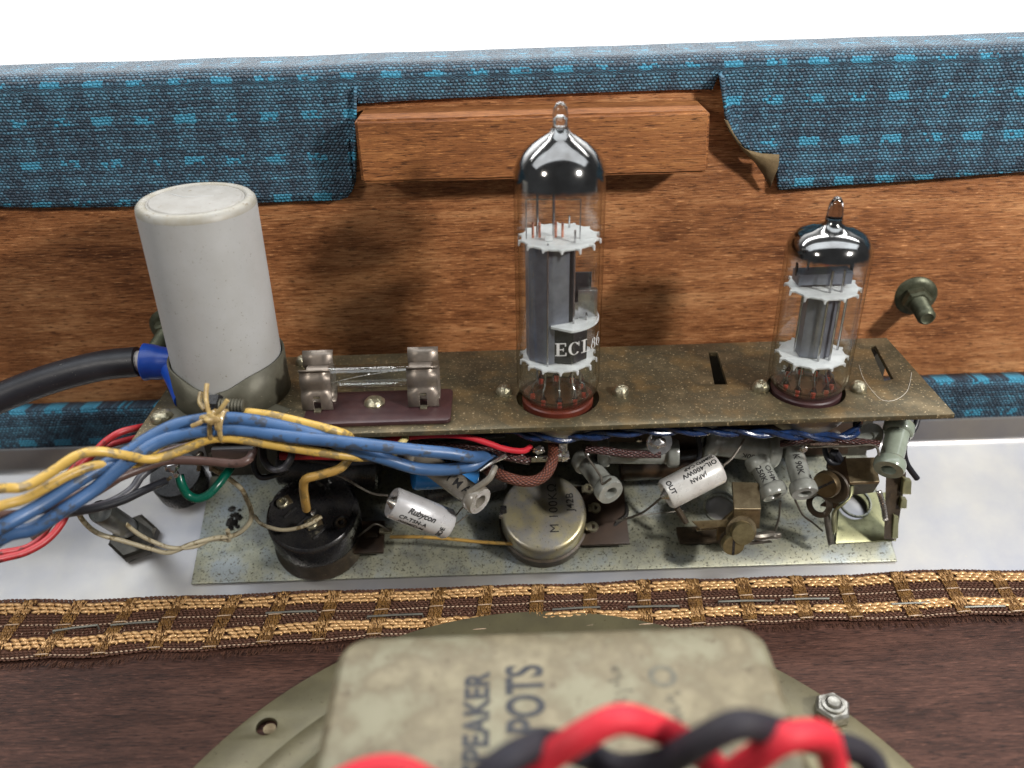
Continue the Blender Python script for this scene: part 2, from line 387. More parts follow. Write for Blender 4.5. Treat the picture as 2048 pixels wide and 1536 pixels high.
LEAD = mat('dull_lead_wire', (0.22, 0.20, 0.17), (0.12, 0.11, 0.09), 0.4, 0.7, scale=4)
SMOKE = m_solidglass('smoky_glass', (0.55, 0.52, 0.50)); GLASS = m_glass('tube_glass'); SGLASS = m_solidglass('pressed_glass')
MICA = mat('white_mica', (0.66, 0.67, 0.69), (0.52, 0.53, 0.55), 0.5, 0, scale=3, bmp=0.15)
ANODE = mat('grey_anode', (0.19, 0.20, 0.24), (0.13, 0.135, 0.16), 0.38, 0.45, scale=2.5, bmp=0.1)
ANODED = mat('dark_anode', (0.03, 0.03, 0.035), (0.02, 0.02, 0.022), 0.4, 0.4)
STEEL = mat('bright_tube_steel', (0.55, 0.55, 0.56), (0.35, 0.35, 0.36), 0.2, 0.95, scale=3, bmp=0.05)
COPPER = mat('copper_rod', (0.75, 0.36, 0.26), (0.6, 0.25, 0.17), 0.25, 0.9)
REDGL = mat('red_oxide_lead', (0.45, 0.06, 0.03), (0.35, 0.04, 0.02), 0.3, 0)
BAKRED = mat('red_brown_socket', (0.13, 0.028, 0.016), (0.09, 0.02, 0.012), 0.3, 0, scale=4, bmp=0.1)
BAKMAR = mat('maroon_fibre_board', (0.052, 0.022, 0.022), (0.035, 0.014, 0.016), 0.42, 0, scale=3, speck=(0.35, 0.3, 0.28), speck_amt=0.27, speck_scale=30, bmp=0.3, bscale=40)
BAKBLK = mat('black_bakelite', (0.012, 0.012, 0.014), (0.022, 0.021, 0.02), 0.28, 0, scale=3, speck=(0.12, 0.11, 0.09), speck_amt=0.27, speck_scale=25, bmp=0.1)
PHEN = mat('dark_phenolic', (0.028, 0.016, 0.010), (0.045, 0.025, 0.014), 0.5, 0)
GRIMEB = mat('grimy_brown_rim', (0.07, 0.05, 0.03), (0.03, 0.022, 0.015), 0.5, 0.2, scale=4, speck=(0.2, 0.16, 0.1), speck_amt=0.33, speck_scale=14)
POTM = mat('gold_passivated_cover', (0.40, 0.35, 0.19), (0.27, 0.26, 0.24), 0.36, 0.6, scale=0.7, speck=(0.08, 0.06, 0.03), speck_amt=0.35, speck_scale=20, bmp=0.15, c3=(0.44, 0.38, 0.18))
CERAM = mat('grey_glazed_ceramic', (0.31, 0.325, 0.30), (0.20, 0.205, 0.18), 0.22, 0, scale=2.5, speck=(0.12, 0.11, 0.09), speck_amt=0.29, coat=0.4, bmp=0.03, bscale=8)
CERAMG = mat('greenish_glazed_ceramic', (0.30, 0.345, 0.28), (0.22, 0.255, 0.20), 0.22, 0, scale=2, coat=0.4, bmp=0.03, bscale=8)
CERAMD = mat('taupe_glazed_ceramic', (0.25, 0.23, 0.19), (0.19, 0.17, 0.14), 0.25, 0, scale=2, coat=0.4, bmp=0.03, bscale=8)
SILV = mat('silver_sleeve', (0.60, 0.60, 0.61), (0.50, 0.49, 0.49), 0.3, 0.3, scale=2, speck=(0.25, 0.23, 0.2), speck_amt=0.28, coat=0.25, bmp=0.02)
CREAMS = mat('cream_grey_sleeve', (0.60, 0.59, 0.56), (0.46, 0.44, 0.41), 0.3, 0.1, scale=2, speck=(0.16, 0.14, 0.11), speck_amt=0.3, coat=0.3, bmp=0.02)
BLUECAP = mat('bright_blue_sleeve', (0.02, 0.19, 0.52), (0.018, 0.16, 0.45), 0.25, 0, coat=0.4)
INK = mat('black_ink', (0.012, 0.011, 0.012), rough=0.6, bmp=0)
INKG = mat('faded_ink', (0.018, 0.02, 0.028), (0.05, 0.05, 0.05), rough=0.7, bmp=0, scale=6)
WINK = mat('white_ink', (0.62, 0.62, 0.60), (0.42, 0.42, 0.41), rough=0.6, bmp=0)
def plastic(name, c, d, rough=0.4, dirt=0.40):
    return mat(name, c, tuple(x * 0.8 for x in c), rough, 0, scale=2.2, speck=d, speck_amt=dirt, speck_scale=2.8, bmp=0.06, bscale=20, sss=0.0)
WBLUE = plastic('blue_wire', (0.05, 0.12, 0.265), (0.045, 0.06, 0.09), dirt=0.43)
WYEL = plastic('yellow_wire', (0.60, 0.385, 0.085), (0.27, 0.19, 0.075), dirt=0.46)
WYELP = plastic('pale_yellow_wire', (0.70, 0.58, 0.25), (0.35, 0.28, 0.12))
WYELO = plastic('ochre_wire', (0.42, 0.25, 0.06), (0.2, 0.13, 0.04), dirt=0.43)
WBRN = plastic('brown_wire', (0.115, 0.066, 0.055), (0.05, 0.03, 0.025))
WBLK = plastic('black_wire', (0.014, 0.015, 0.02), (0.05, 0.048, 0.045), dirt=0.36)
WGRY = plastic('grey_wire', (0.055, 0.055, 0.065), (0.03, 0.03, 0.03))
WRED = plastic('red_wire', (0.42, 0.025, 0.03), (0.16, 0.02, 0.02), dirt=0.38)
WGRN = plastic('green_wire', (0.0, 0.105, 0.065), (0.0, 0.05, 0.03), rough=0.3, dirt=0.3)
WWHT = plastic('cream_wire', (0.50, 0.44, 0.30), (0.22, 0.17, 0.09), dirt=0.45)
WREDF = mat('vivid_red_wire', (0.60, 0.022, 0.04), (0.45, 0.02, 0.03), 0.58, bmp=0.05, spec=0.3)
WBLKF = mat('matt_black_wire', (0.012, 0.011, 0.018), (0.024, 0.02, 0.024), 0.65, bmp=0.05, spec=0.3)
MAINS = mat('black_rubber', (0.013, 0.013, 0.017), (0.02, 0.02, 0.024), 0.42, 0, scale=2, speck=(0.4, 0.38, 0.33), speck_amt=0.29, speck_scale=16, bmp=0.15)
SLEEVE = mat('vivid_blue_sleeve', (0.008, 0.07, 0.42), (0.006, 0.05, 0.33), 0.33, 0, bmp=0.05)
BRAIDB = m_braid('brown_braid', (0.04, 0.010, 0.006), (0.17, 0.048, 0.024))
WEBM = mat('shade_dark_web', (0.07, 0.065, 0.05), (0.04, 0.038, 0.03), 0.5, 0.3, scale=1.2, speck=(0.15, 0.14, 0.1), speck_amt=0.36)  # back web steel, coloured dark to stand for the shade under the shelf
CANTOP = mat('dull_can_top', (0.34, 0.325, 0.30), (0.27, 0.255, 0.225), 0.5, 0.2, scale=1.4, speck=(0.17, 0.14, 0.09), speck_amt=0.35, speck_scale=9, bmp=0.15)
CANRIM = mat('grimy_can_rim', (0.33, 0.32, 0.29), (0.27, 0.245, 0.19), 0.52, 0.12, scale=2.0, speck=(0.15, 0.11, 0.06), speck_amt=0.36, speck_scale=7, bmp=0.15)
BRAIDD = m_braid('dark_braid', (0.010, 0.005, 0.006), (0.12, 0.05, 0.045), 22, 4, 0.3)
TWBLUE = mat('lacquered_blue_wire', (0.01, 0.035, 0.12), (0.006, 0.012, 0.035), 0.22, 0, scale=5, bmp=0.3, bscale=18, bdist=0.02, coat=0.3)
LACE = mat('waxed_lacing_cord', (0.50, 0.36, 0.14), (0.26, 0.17, 0.07), 0.35, 0, scale=5, coat=0.4, bmp=0.3)
CHAR = mat('burnt_flux', (0.012, 0.010, 0.008), rough=0.6)
FLANGE = mat('olive_painted_steel', (0.165, 0.145, 0.08), (0.12, 0.105, 0.062), 0.42, 0.35, scale=1.0, speck=(0.06, 0.04, 0.02), speck_amt=0.33, speck_scale=12, bmp=0.1)
MAGN = mat('mottled_zinc_yoke', (0.215, 0.185, 0.115), (0.145, 0.12, 0.072), 0.45, 0.25, scale=0.9, bmp=0.1, speck=(0.11, 0.085, 0.05), speck_amt=0.36, speck_scale=5, c3=(0.20, 0.185, 0.12), lo=0.38, hi=0.6)
FIBRE = mat('pale_dust_fibre', (0.75, 0.7, 0.6), rough=0.7, bmp=0)
WALLM = mat('white_wall', (0.9, 0.9, 0.9), (0.88, 0.88, 0.88), 0.9, bmp=0)
# ================================================================== THE SETTING
def quad_bm(a, b, c, d):
    bm = bmesh.new(); bm.faces.new([bm.verts.new(p) for p in (a, b, c, d)]); return bm
bm = bmesh.new(); box(bm, (0, 112, 20), (400, 2, 300))
obj('backdrop', bm, WALLM, kind='structure')
YW = 21.0; YT = 20.86
# ------------------------------------------------------------------ cabinet wall with its vinyl covering
Z0 = PY(1024, 124, YT).z
cab = thing('cabinet_wall', (0, YW, 0), 'brown stained plywood cabinet wall wrapped in blue woven vinyl along its top', 'cabinet wall')
bm = bmesh.new(); box(bm, (0, YW + 0.85, (Z0 - 0.06) / 2 - 0.5), (40, 1.7, Z0 + 0.94)); obj('plywood_panel', bm, WOOD, cab)
def pxz(pts, Y): return [(PY(a, b, Y).x, PY(a, b, Y).z) for a, b in pts]
def interp(tab, x):
    if x <= tab[0][0]:
        (x0, y0), (x1, y1) = tab[0], tab[1]
    elif x >= tab[-1][0]:
        (x0, y0), (x1, y1) = tab[-2], tab[-1]
    else:
        for i in range(len(tab) - 1):
            if tab[i][0] <= x <= tab[i + 1][0]: (x0, y0), (x1, y1) = tab[i], tab[i + 1]; break
    if abs(x1 - x0) < 1e-9: return y0
    return y0 + (y1 - y0) * (x - x0) / (x1 - x0)
LEFT = pxz([(0, 411), (100, 413), (250, 410), (500, 403), (640, 400), (680, 398), (697, 391), (706, 378), (711, 362), (713, 330)], YT)
LEFT = [(-20, LEFT[0][1])] + LEFT + [(PY(713.3, 185, YT).x, PY(713, 178, YT).z)]
MID = pxz([(713.3, 178), (717, 207), (800, 201), (1000, 192), (1200, 184), (1400, 178), (1424, 179), (1437.4, 148)], YT)
MID[0] = (LEFT[-1][0], MID[0][1])
RIGHT = pxz([(1437.4, 148), (1440, 185), (1445, 225), (1456, 258), (1473, 283), (1495, 300), (1520, 306), (1546, 309), (1552, 345), (1553, 372), (1557, 377), (1640, 371), (1800, 360), (2048, 340)], YT)
RIGHT[0] = MID[-1]
RIGHT = RIGHT + [(20, RIGHT[-1][1] )]
bm = bmesh.new(); uvl = bm.loops.layers.uv.verify(); UVK = {}
def vtx(p, uv):
    v = bm.verts.new(p); UVK[v] = uv; return v
def columns(tab, x0, x1, step):
    xs = set([x0, x1] + [t[0] for t in tab if x0 < t[0] < x1]); x = x0
    while x < x1: xs.add(x); x += step
    return sorted(xs)
RAD = 0.34
def roll(x):
    dz = 0.02 * noise.noise(V((x * 0.5, 3, 0)))
    out = []
    for k in range(1, 7):
        a = math.pi / 2 * k / 6
        out.append((V((x, YT + RAD - RAD * math.cos(a), Z0 - RAD + RAD * math.sin(a) + dz)), -RAD * a))
    for k in range(1, 6): out.append((V((x, YT + RAD + k * 0.28, Z0 + dz)), -RAD * 1.57 - k * 0.28))
    for k in range(1, 6):
        a = math.pi / 2 * k / 5
        out.append((V((x, YT + RAD + 1.4 + RAD * math.sin(a), Z0 - RAD + RAD * math.cos(a) + dz)), -RAD * 1.57 - 1.4 - RAD * a))
    out.append((V((x, YT + RAD * 2 + 1.4, Z0 - 3)), -5.5))
    return out
prev = None; ROWS = 14
for tab, xa, xb, lift in ((LEFT, -20, LEFT[-1][0], 0), (MID, MID[0][0], MID[-1][0], 1), (RIGHT, RIGHT[0][0], 20, 2)):
    xs = columns(tab, xa, xb, 0.22); prev = None
    for x in xs:
        zb = interp(tab, x); zt = Z0 - RAD; col = []
        for k in range(ROWS + 1):
            z = zb + (zt - zb) * k / ROWS
            q = 1 - k / ROWS
            y = YT + 0.03 * noise.noise(V((x * 0.7, z * 0.7, 0))) * q
            if lift == 0: y -= 0.10 * q ** 3 * (0.4 + 0.6 * max(0, noise.noise(V((x * 0.35, 9, 0))) + 0.5)) + 0.10 * q * q * q * math.exp(-((x - xb) / 0.5) ** 2)
            if lift == 2: y -= 0.10 * q ** 3 + 0.35 * q ** 3 * math.exp(-max(0, x - xa) / 0.5)
            col.append(vtx(V((x, y, z)), (x, Z0 - z + 0.1)))
        for p, vv in roll(x): col.append(vtx(p, (x, vv - RAD * 0.57 + 0.1 + RAD)))
        if prev:
            for i in range(len(col) - 1):
                bm.faces.new((prev[i], col[i], col[i + 1], prev[i + 1]))
        prev = col
for f in bm.faces:
    for lp in f.loops: lp[uvl].uv = UVK[lp.vert]
bmesh.ops.remove_doubles(bm, verts=bm.verts, dist=0.004)
bmesh.ops.recalc_face_normals(bm, faces=bm.faces)
obj('vinyl_covering', bm, TOLEX, cab, angle=60, solid=0.07)
# curled corner showing the cloth backing
bm = bmesh.new()
edge = [(1449, 238), (1458, 260), (1474, 284), (1497, 301), (1524, 307), (1558, 309)]
low = [(1452, 242), (1470, 276), (1494, 306), (1514, 326), (1528, 348), (1541, 374)]
rows = []
for (a, b), (c, d) in zip(edge, low):
    A = PY(a, b, YT - 0.42); B = PY(c, d, YT - 0.10)
    rows.append([bm.verts.new(A.lerp(B, k / 5) + V((0.02 * math.sin(k * 1.2), -0.12 * math.sin(math.pi * k / 5), 0))) for k in range(6)])
for i in range(len(rows) - 1):
    for k in range(5): bm.faces.new((rows[i][k], rows[i + 1][k], rows[i + 1][k + 1], rows[i][k + 1]))
obj('curled_corner', bm, BACKING, cab, angle=60, solid=0.05, label='curled flap corner showing brown cloth backing')
# lower vinyl trim at the foot of the wall
bm = bmesh.new(); uvl = bm.loops.layers.uv.verify(); prev = None; x = -20
while x < 20:
    zt = PY(1024, 785, 20.62).z + 0.035 * noise.noise(V((x * 0.6, 1, 5))); zb = 1.3
    col = [bm.verts.new((x, 20.64 + 0.05 * (k == 0) + 0.02 * noise.noise(V((x, k, 2))), zt + (zb - zt) * k / 6)) for k in range(7)]
    if prev:
        for k in range(6):
            f = bm.faces.new((prev[k], col[k], col[k + 1], prev[k + 1]))
            for lp in f.loops: lp[uvl].uv = (lp.vert.co.x + 0.3, lp.vert.co.z * 1.0)
    prev = col; x += 0.25
obj('vinyl_trim', bm, TOLEX, cab, angle=60, solid=0.5, label='darker vinyl strip along the foot of the wall')
# ------------------------------------------------------------------ wooden block
YB = 19.75
p1 = PY(708, 241, YB); p2 = PY(1421, 222, YB); p3 = PY(1416, 347, YB); p4 = PY(722, 368, YB)
bm = bmesh.new()
fr = [p4, p3, p2, p1]; zt = (p1.z + p2.z) / 2
vs0 = [bm.verts.new(p) for p in fr]; vs1 = [bm.verts.new((p.x, YW, p.z)) for p in fr]
bm.faces.new(vs0[::-1]); bm.faces.new(vs1)
for i in range(4): bm.faces.new((vs0[i], vs0[(i + 1) % 4], vs1[(i + 1) % 4], vs1[i]))
bmesh.ops.subdivide_edges(bm, edges=[e for e in bm.edges if e.calc_length() > 5], cuts=24)
bmesh.ops.bevel(bm, geom=[e for e in bm.edges if len(e.link_faces) == 2 and e.calc_face_angle(0) > 0.5], offset=0.07, segments=3, affect='EDGES')
for v in bm.verts:
    v.co += V((noise.noise(v.co * 1.3), noise.noise(v.co * 1.1 + V((5, 0, 0))) , noise.noise(v.co * 1.2 + V((0, 7, 0))))) * 0.022
o = obj('wooden_block', bm, WOODB, origin=(0, YB, p4.z)); tag(o, 'bare stained wooden block showing through the notch cut in the blue vinyl', 'wood block')
# ------------------------------------------------------------------ control panel with upright lip
bm = bmesh.new(); prof = []
pe = PS(1950, 884); tE = (pe - PO).dot(PUP)
for t in (-5, -2, 0, 1, 2, tE - 0.12): prof.append(PO + PUP * t)
q = PO + PUP * tE
prof += [PO + PUP * (tE - 0.05) + V((0, 0, 0.01)), q + V((0, 0.02, 0.06)), q + V((0, 0.045, 0.14))]
zl = PY(1950, 839, q.y + 0.05).z
prof += [V((0, q.y + 0.05, zl - 0.03)), V((0, q.y + 0.06, zl)), V((0, q.y + 0.14, zl + 0.005))]
L = [[bm.verts.new((x, p.y, p.z)) for p in prof] for x in (-20, -10, 0, 10, 20)]
for i in range(4):
    for k in range(len(prof) - 1): bm.faces.new((L[i][k], L[i + 1][k], L[i + 1][k + 1], L[i][k + 1]))
obj('control_panel', bm, ALU, kind='structure', angle=60)
# ------------------------------------------------------------------ speaker baffle
ZB = 0.6; YE = PZ(1040, 1172, 0.72).y
bm = bmesh.new(); box(bm, (0, YE - 12.05, ZB - 0.5), (40, 24, 1.0), bev=0.04)
obj('speaker_baffle', bm, BAFW, kind='structure')
# ------------------------------------------------------------------ grille cloth hem on the baffle
cloth = thing('grille_cloth', (0, YE, ZB), 'brown and gold woven grille cloth hem stapled along the baffle edge', 'cloth')
GOLD = mat('gold_yarn', (0.62, 0.38, 0.17), (0.40, 0.22, 0.085), 0.28, 0.3, scale=6, bmp=0)
GOLDD = mat('dark_gold_yarn', (0.27, 0.14, 0.04), (0.12, 0.055, 0.018), 0.34, 0.3, scale=5, bmp=0)
BROWNY = mat('brown_yarn', (0.115, 0.052, 0.032), (0.06, 0.028, 0.018), 0.6, 0, scale=8, bmp=0, spec=0.2)
PINKY = mat('pale_thread', (0.52, 0.38, 0.26), (0.35, 0.24, 0.16), 0.35, 0, scale=8, bmp=0)
STAPLE = mat('staple_wire', (0.17, 0.17, 0.145), (0.11, 0.105, 0.09), 0.5, 0.4)
def cz(s, t):
    b = 0.09 * noise.noise(V((s * 0.45, t * 1.2, 4))) + 0.02 * noise.noise(V((s * 2.1, t * 2, 1)))
    return ZB + 0.09 + b - (0.0 if t > 0.12 else (0.12 - t) ** 2 * 9)
def cpt(s, t, dz=0.0):
    """s along the baffle, t back from its edge towards the viewer"""
    t = t * (1.16 + 0.028 * max(0.0, -s - 1.0)) if t > 0 else t
    sk = -0.10 * t + 0.03 * noise.noise(V((s * 0.3, t, 7)))
    if t >= 0.1:
        return V((s + sk, YE - t + 0.1 + 0.04 * noise.noise(V((s * 0.35, 0, 2))) + 0.05 * t * noise.noise(V((s * 0.8, t, 12))), cz(s, t) + dz))
    a = (0.1 - t) / 0.1
    return V((s, YE + 0.0 + min(a, 1) * 0.06 + 0.04 * noise.noise(V((s * 0.35, 0, 2))) + dz * 0.6, cz(s, 0.12) - 0.02 * a - max(0, a - 1) * 0.12 + dz * 0.5))
TW = 1.36
bm = bmesh.new(); G = []
n = 200
for i in range(n + 1):
    s = -18 + 36 * i / n
    G.append([bm.verts.new(cpt(s, -0.45 + (TW - 0.05 + 0.45) * k / 22, -0.02)) for k in range(23)])
for i in range(n):
    for k in range(22): bm.faces.new((G[i][k], G[i + 1][k], G[i + 1][k + 1], G[i][k + 1]))
obj('backing_weave', bm, BROWNY, cloth, angle=60)
EL = bmesh.new(); bmesh.ops.create_uvsphere(EL, u_segments=7, v_segments=5, radius=1)
EV = [v.co.copy() for v in EL.verts]; EF = [[v.index for v in f.verts] for f in EL.faces]; EL.free()
def grains(name, items, m, parent, kind='stuff'):
    vs = []; fs = []; org = ORG[parent.name]
    for (p, d, l, wd, h) in items:
        d = d.normalized(); up = V((0, 0, 1)); up = (up - d * up.dot(d)).normalized(); sd = up.cross(d); b = len(vs)
        for e in EV: vs.append(p + d * (e.z * l) + sd * (e.x * wd) + up * (e.y * h) - org)
        for f in EF: fs.append([i + b for i in f])
    me = bpy.data.meshes.new(name); me.from_pydata(vs, [], fs); me.materials.append(m); me.shade_smooth()
    o = bpy.data.objects.new(name, me); finish(o, parent)
    if kind: o['kind'] = kind
    return o
slub = []
s = -18.0
while s < 18:
    slub.append(s + random.uniform(-0.06, 0.06)); s += 1.235
def inslub(s): return any(abs(s - q) < 0.17 for q in slub)
gold, brown, pale = [], [], []
for band in (0.17, 0.925):
    for r in range(3):
        s = -18 + 0.1 * r
        while s < 18:
            if not inslub(s):
                gold.append((cpt(s, band + r * 0.082 + random.uniform(-0.008, 0.008), 0.035 + random.uniform(0, 0.012)), V((1, random.uniform(-0.25, 0.25), random.uniform(-0.1, 0.1))), 0.115, 0.052, 0.036))
                gold.append((cpt(s + 0.1, band + r * 0.082 + 0.03, 0.028), V((0.35, random.choice((1, -1)) * 1.0, 0)), 0.055, 0.022, 0.022))
            s += 0.196
rows = [-0.12, -0.06, 0.0, 0.05, 0.105] + [0.42 + 0.056 * k for k in range(9)] + [1.175 + 0.05 * k for k in range(4)]
for k, t in enumerate(rows):
    s = -18 + 0.05 * (k % 2)
    while s < 18:
        brown.append((cpt(s, t, 0.012 if not inslub(s) else -0.01), V((1, random.uniform(-0.5, 0.5), 0)), 0.052, 0.026, 0.024))
        s += 0.1
for t in (0.62, 1.30):
    s = -18
    while s < 18:
        if not inslub(s): pale.append((cpt(s, t, 0.036), V((1, random.uniform(-0.15, 0.25), 0)), 0.038, 0.016, 0.018))
        s += 0.105
    for q in slub: pale.append((cpt(q, t, 0.075), V((1, 0.05, 0)), 0.18, 0.016, 0.014))
for q in range(-180, 180):
    if random.random() < 0.8: pale.append((cpt(q * 0.1, 0.80 + random.uniform(-0.03, 0.03), 0.03), V((0.1, 1, 0)), 0.03, 0.008, 0.008))
bright, dark = [], []
for q in slub:
    t = 0.10
    while t < TW - 0.06:
        lite = t < 0.40 or 0.88 < t < 1.13
        for m in range(9):
            off = -0.145 + 0.036 * m + random.uniform(-0.01, 0.01)
            (bright if (lite and random.random() < 0.55) else dark).append((cpt(q + off, t + random.uniform(-0.015, 0.015), 0.035 + 0.02 * random.random()), V((random.uniform(-0.45, 0.1), 1, 0)), 0.055, 0.019, 0.018))
        t += 0.062
    brown.append((cpt(q, -0.02, 0.02), V((1, 0, 0)), 0.22, 0.05, 0.03))
grains('gold_stitch', gold, GOLD, cloth); grains('brown_stitch', brown, BROWNY, cloth); grains('pale_stitch', pale, PINKY, cloth)
grains('bright_slub', bright, GOLD, cloth); grains('dark_slub', dark, GOLDD, cloth)
fr = []
for k in range(1500):
    s = random.uniform(-18, 18); l = random.uniform(0.04, 0.13)
    c = cpt(s, TW + l * 0.7, -0.04); fr.append((V((c.x, c.y, ZB + 0.02 + random.random() * 0.05)), V((random.uniform(-0.5, 0.5), 1, -0.1)), l, 0.008, 0.008))
grains('fringe', fr, BROWNY, cloth)
for a, b in (((106, 1262), (195, 1250)), ((222, 1250), (315, 1243)), ((532, 1226), (632, 1222)), ((735, 1233), (845, 1228)), ((1105, 1219), (1200, 1214)), ((1256, 1214), (1358, 1212)), ((1437, 1203), (1548, 1201)), ((1562, 1199), (1658, 1197)), ((1783, 1208), (1872, 1205)), ((1930, 1214), (2010, 1212))):
    A = PZ(a[0], a[1], ZB + 0.18); B = PZ(b[0], b[1], ZB + 0.18); bm = bmesh.new()
    tube(bm, [A + V((0, 0, -0.15)), A, A.lerp(B, 0.5) + V((0, 0, 0.01)), B, B + V((0, 0, -0.15))], 0.027, 6, smooth=False)
    obj('staple', bm, STAPLE, cloth)
# ================================================================== CHASSIS
ZP = 5.1
cF = [PZ(265, 879, ZP), PZ(1910, 829, ZP)]; cR = [PZ(1790, 675, ZP)]
yf = (cF[0].y + cF[1].y) / 2; yr = cR[0].y
xl, xr = cF[0].x, cF[1].x
P_E = PZ(1120, 829, ZP + 0.02) + V((0, 0.83, 0)); P_S = PZ(1634, 811, ZP + 0.02) + V((0, 0.8, 0)); P_C = PZ(468, 783, ZP)
ch = thing('chassis', (0, yf, ZP), 'dirty plated steel chassis shelf that holds the two valves, the can and the fuse', 'chassis')
lp = lambda pts: [(PZ(a, b, ZP).x, PZ(a, b, ZP).y) for a, b in pts]
outl = [(xl, yf), (xr, yf), (xr - 0.03, yr), (xl + 0.03, yr)]
holes = [circ(P_E.x, P_E.y, 0.98), circ(P_S.x, P_S.y, 0.9), lp([(1416, 704), (1436, 704), (1456, 769), (1428, 769)]), lp([(1738, 690), (1752, 690), (1788, 758), (1768, 762)])]
bm = flat([outl] + holes, 0.12, Matrix.Translation((0, 0, ZP)), 0.012); obj('shelf_plate', bm, BRONZE, ch, angle=30)
bm = bmesh.new(); box(bm, ((xl + xr) / 2, yf - 0.003, ZP - 0.055), (xr - xl - 0.02, 0.012, 0.07)); obj('front_edge', bm, EDGE, ch)
bl = PS(386, 1154, 0.1); br = PS(1796, 1133, 0.1)
tt = ((bl - PO).dot(PUP) + (br - PO).dot(PUP)) / 2
MS = Matrix(((1, 0, 0, PO.x), (0, PUP.y, PN.y, PO.y), (0, PUP.z, PN.z, PO.z), (0, 0, 0, 1)))   # panel frame: x, up-slope, normal
def ps2(px, py, h=0.1):
    q = PS(px, py, h) - PO; return (q.x, q.dot(PUP))
tw = (yr - 0.1 - PO.y) / math.cos(TILT)
bm = flat([[(bl.x, tt), (br.x, tt), (br.x, tw), (bl.x, tw)], circ(*ps2(1440, 1018), 0.42), circ(*ps2(1705, 1012), 0.42)], 0.1, MS @ Matrix.Translation((0, 0, 0.11)), 0.02)
obj('base_plate', bm, ZINC, ch, angle=30)
zw = PO.z + PN.z * 0.1 + tw * math.sin(TILT)
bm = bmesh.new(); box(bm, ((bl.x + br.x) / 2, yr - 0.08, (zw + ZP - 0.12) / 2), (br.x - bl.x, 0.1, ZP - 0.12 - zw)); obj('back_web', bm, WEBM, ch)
# ------------------------------------------------------------------ small fasteners
def rivet(px, py, r, label, z=ZP, name='rivet', cat='rivet', grp=None, slot=True, m=None):
    p = PZ(px, py, z); t = thing(name, p, label, cat, grp); bm = bmesh.new()
    lathe(bm, [(r, 0), (r * 1.02, 0.05), (r * 0.9, 0.13), (r * 0.6, 0.19), (r * 0.35, 0.2), (0, 0.17)], Matrix.Translation(p), 20)
    for v in bm.verts: v.co += V((noise.noise(v.co * 6), noise.noise(v.co * 6 + V((3, 0, 0))), noise.noise(v.co * 7))) * 0.025
    obj('head', bm, m or SCREW, t); bm = bmesh.new()
    for a in (0.4, 1.97):
        d = V((math.cos(a), math.sin(a), 0)) * r * 0.42
        tube(bm, [p - d + V((0, 0, 0.17)), p + d + V((0, 0, 0.17))], 0.035, 6, smooth=False)
    obj('cross_burr', bm, SCREW, t)
rivet(1008, 786, 0.19, 'plated rivet in the shelf just left of the tall valve')
rivet(1241, 786, 0.19, 'plated rivet in the shelf just right of the tall valve')
rivet(1521, 778, 0.20, 'plated rivet in the shelf just left of the short valve')
rivet(1716, 779, 0.20, 'plated rivet in the shelf just right of the short valve')
rivet(325, 838, 0.26, 'large domed rivet near the left corner of the shelf')
rivet(604, 727, 0.16, 'small shiny rivet between the can clamp and the fuse clip')
# ------------------------------------------------------------------ wall bolts
def bolt(px, py, label, d, ln):
    p = PY(px, py, YW); t = thing('wall_bolt', p, label, 'bolt', 'bolts through the plywood wall')
    d = V(d).normalized(); M = frame(p, d, (1, 0, 0)); bm = bmesh.new()
    lathe(bm, [(0.56, -0.12), (0.58, 0.02), (0.52, 0.09), (0.42, 0.12), (0.2, 0.12)], M, 32); obj('washer', bm, BOLTM, t)
    bm = bmesh.new(); lathe(bm, [(0.36, 0.11), (0.39, 0.16), (0.37, 0.36), (0.3, 0.41), (0.15, 0.42)], M @ Matrix.Rotation(0.3, 4, 'Z'), 6); obj('nut', bm, BOLTM, t, angle=20)
    bm = bmesh.new(); pr = [(0.2, 0.3)]; z = 0.4
    while z < ln - 0.04: pr += [(0.205, z), (0.235, z + 0.033)]; z += 0.066
    pr += [(0.2, ln), (0.16, ln + 0.03), (0.1, ln - 0.01), (0, ln)]
    lathe(bm, pr, M, 24); obj('threaded_shank', bm, BOLTM, t, angle=50)
bolt(1829, 592, 'olive nut and bolt end standing out of the bare plywood right of the short valve', (-0.12, -1, -0.1), 1.15)
bolt(342, 655, 'olive nut and bolt end half hidden behind the left side of the metal can', (-0.05, -1, -0.1), 1.2)
# ================================================================== CAN WITH CLAMP
T_C = PY(391, 397, P_C.y - 0.05); ax = (T_C - P_C); hC = ax.length; M = frame(P_C, ax); rC = RP(117, T_C)
can = thing('capacitor_can', P_C, 'tall matt grey aluminium capacitor can leaning left in a steel clamp', 'capacitor')
bm = bmesh.new()
lathe(bm, [(0, 0), (rC, 0.02), (rC, hC - 0.16)], M, 72)
obj('can_shell', bm, CANM, can, angle=40)
bm = bmesh.new(); lathe(bm, [(rC, hC - 0.16), (rC - 0.015, hC - 0.07), (rC - 0.07, hC - 0.01), (rC - 0.13, hC + 0.01), (rC - 0.20, hC + 0.005), (rC - 0.23, hC - 0.03)], M, 72); obj('rolled_rim', bm, CANRIM, can, angle=60)
bm = bmesh.new(); lathe(bm, [(rC - 0.235, hC - 0.03), (rC - 0.27, hC - 0.03), (rC - 0.30, hC - 0.004), (0, hC + 0.002)], M, 72); obj('top_disc', bm, CANTOP, can, angle=40)
bm = bmesh.new()
for (x0, y0, x1, y1) in ((-0.62, 0.32, -0.3, 0.1), (-0.3, 0.1, 0.35, 0.16)):
    A = M @ V((x0, y0, hC)); B = M @ V((x1, y1, hC)); tube(bm, [A, B], 0.014, 6, smooth=False)
obj('scored_line', bm, CANM, can)
cl = thing('can_clamp', P_C, 'dull steel clamp ring tightened round the foot of the can', 'clamp')
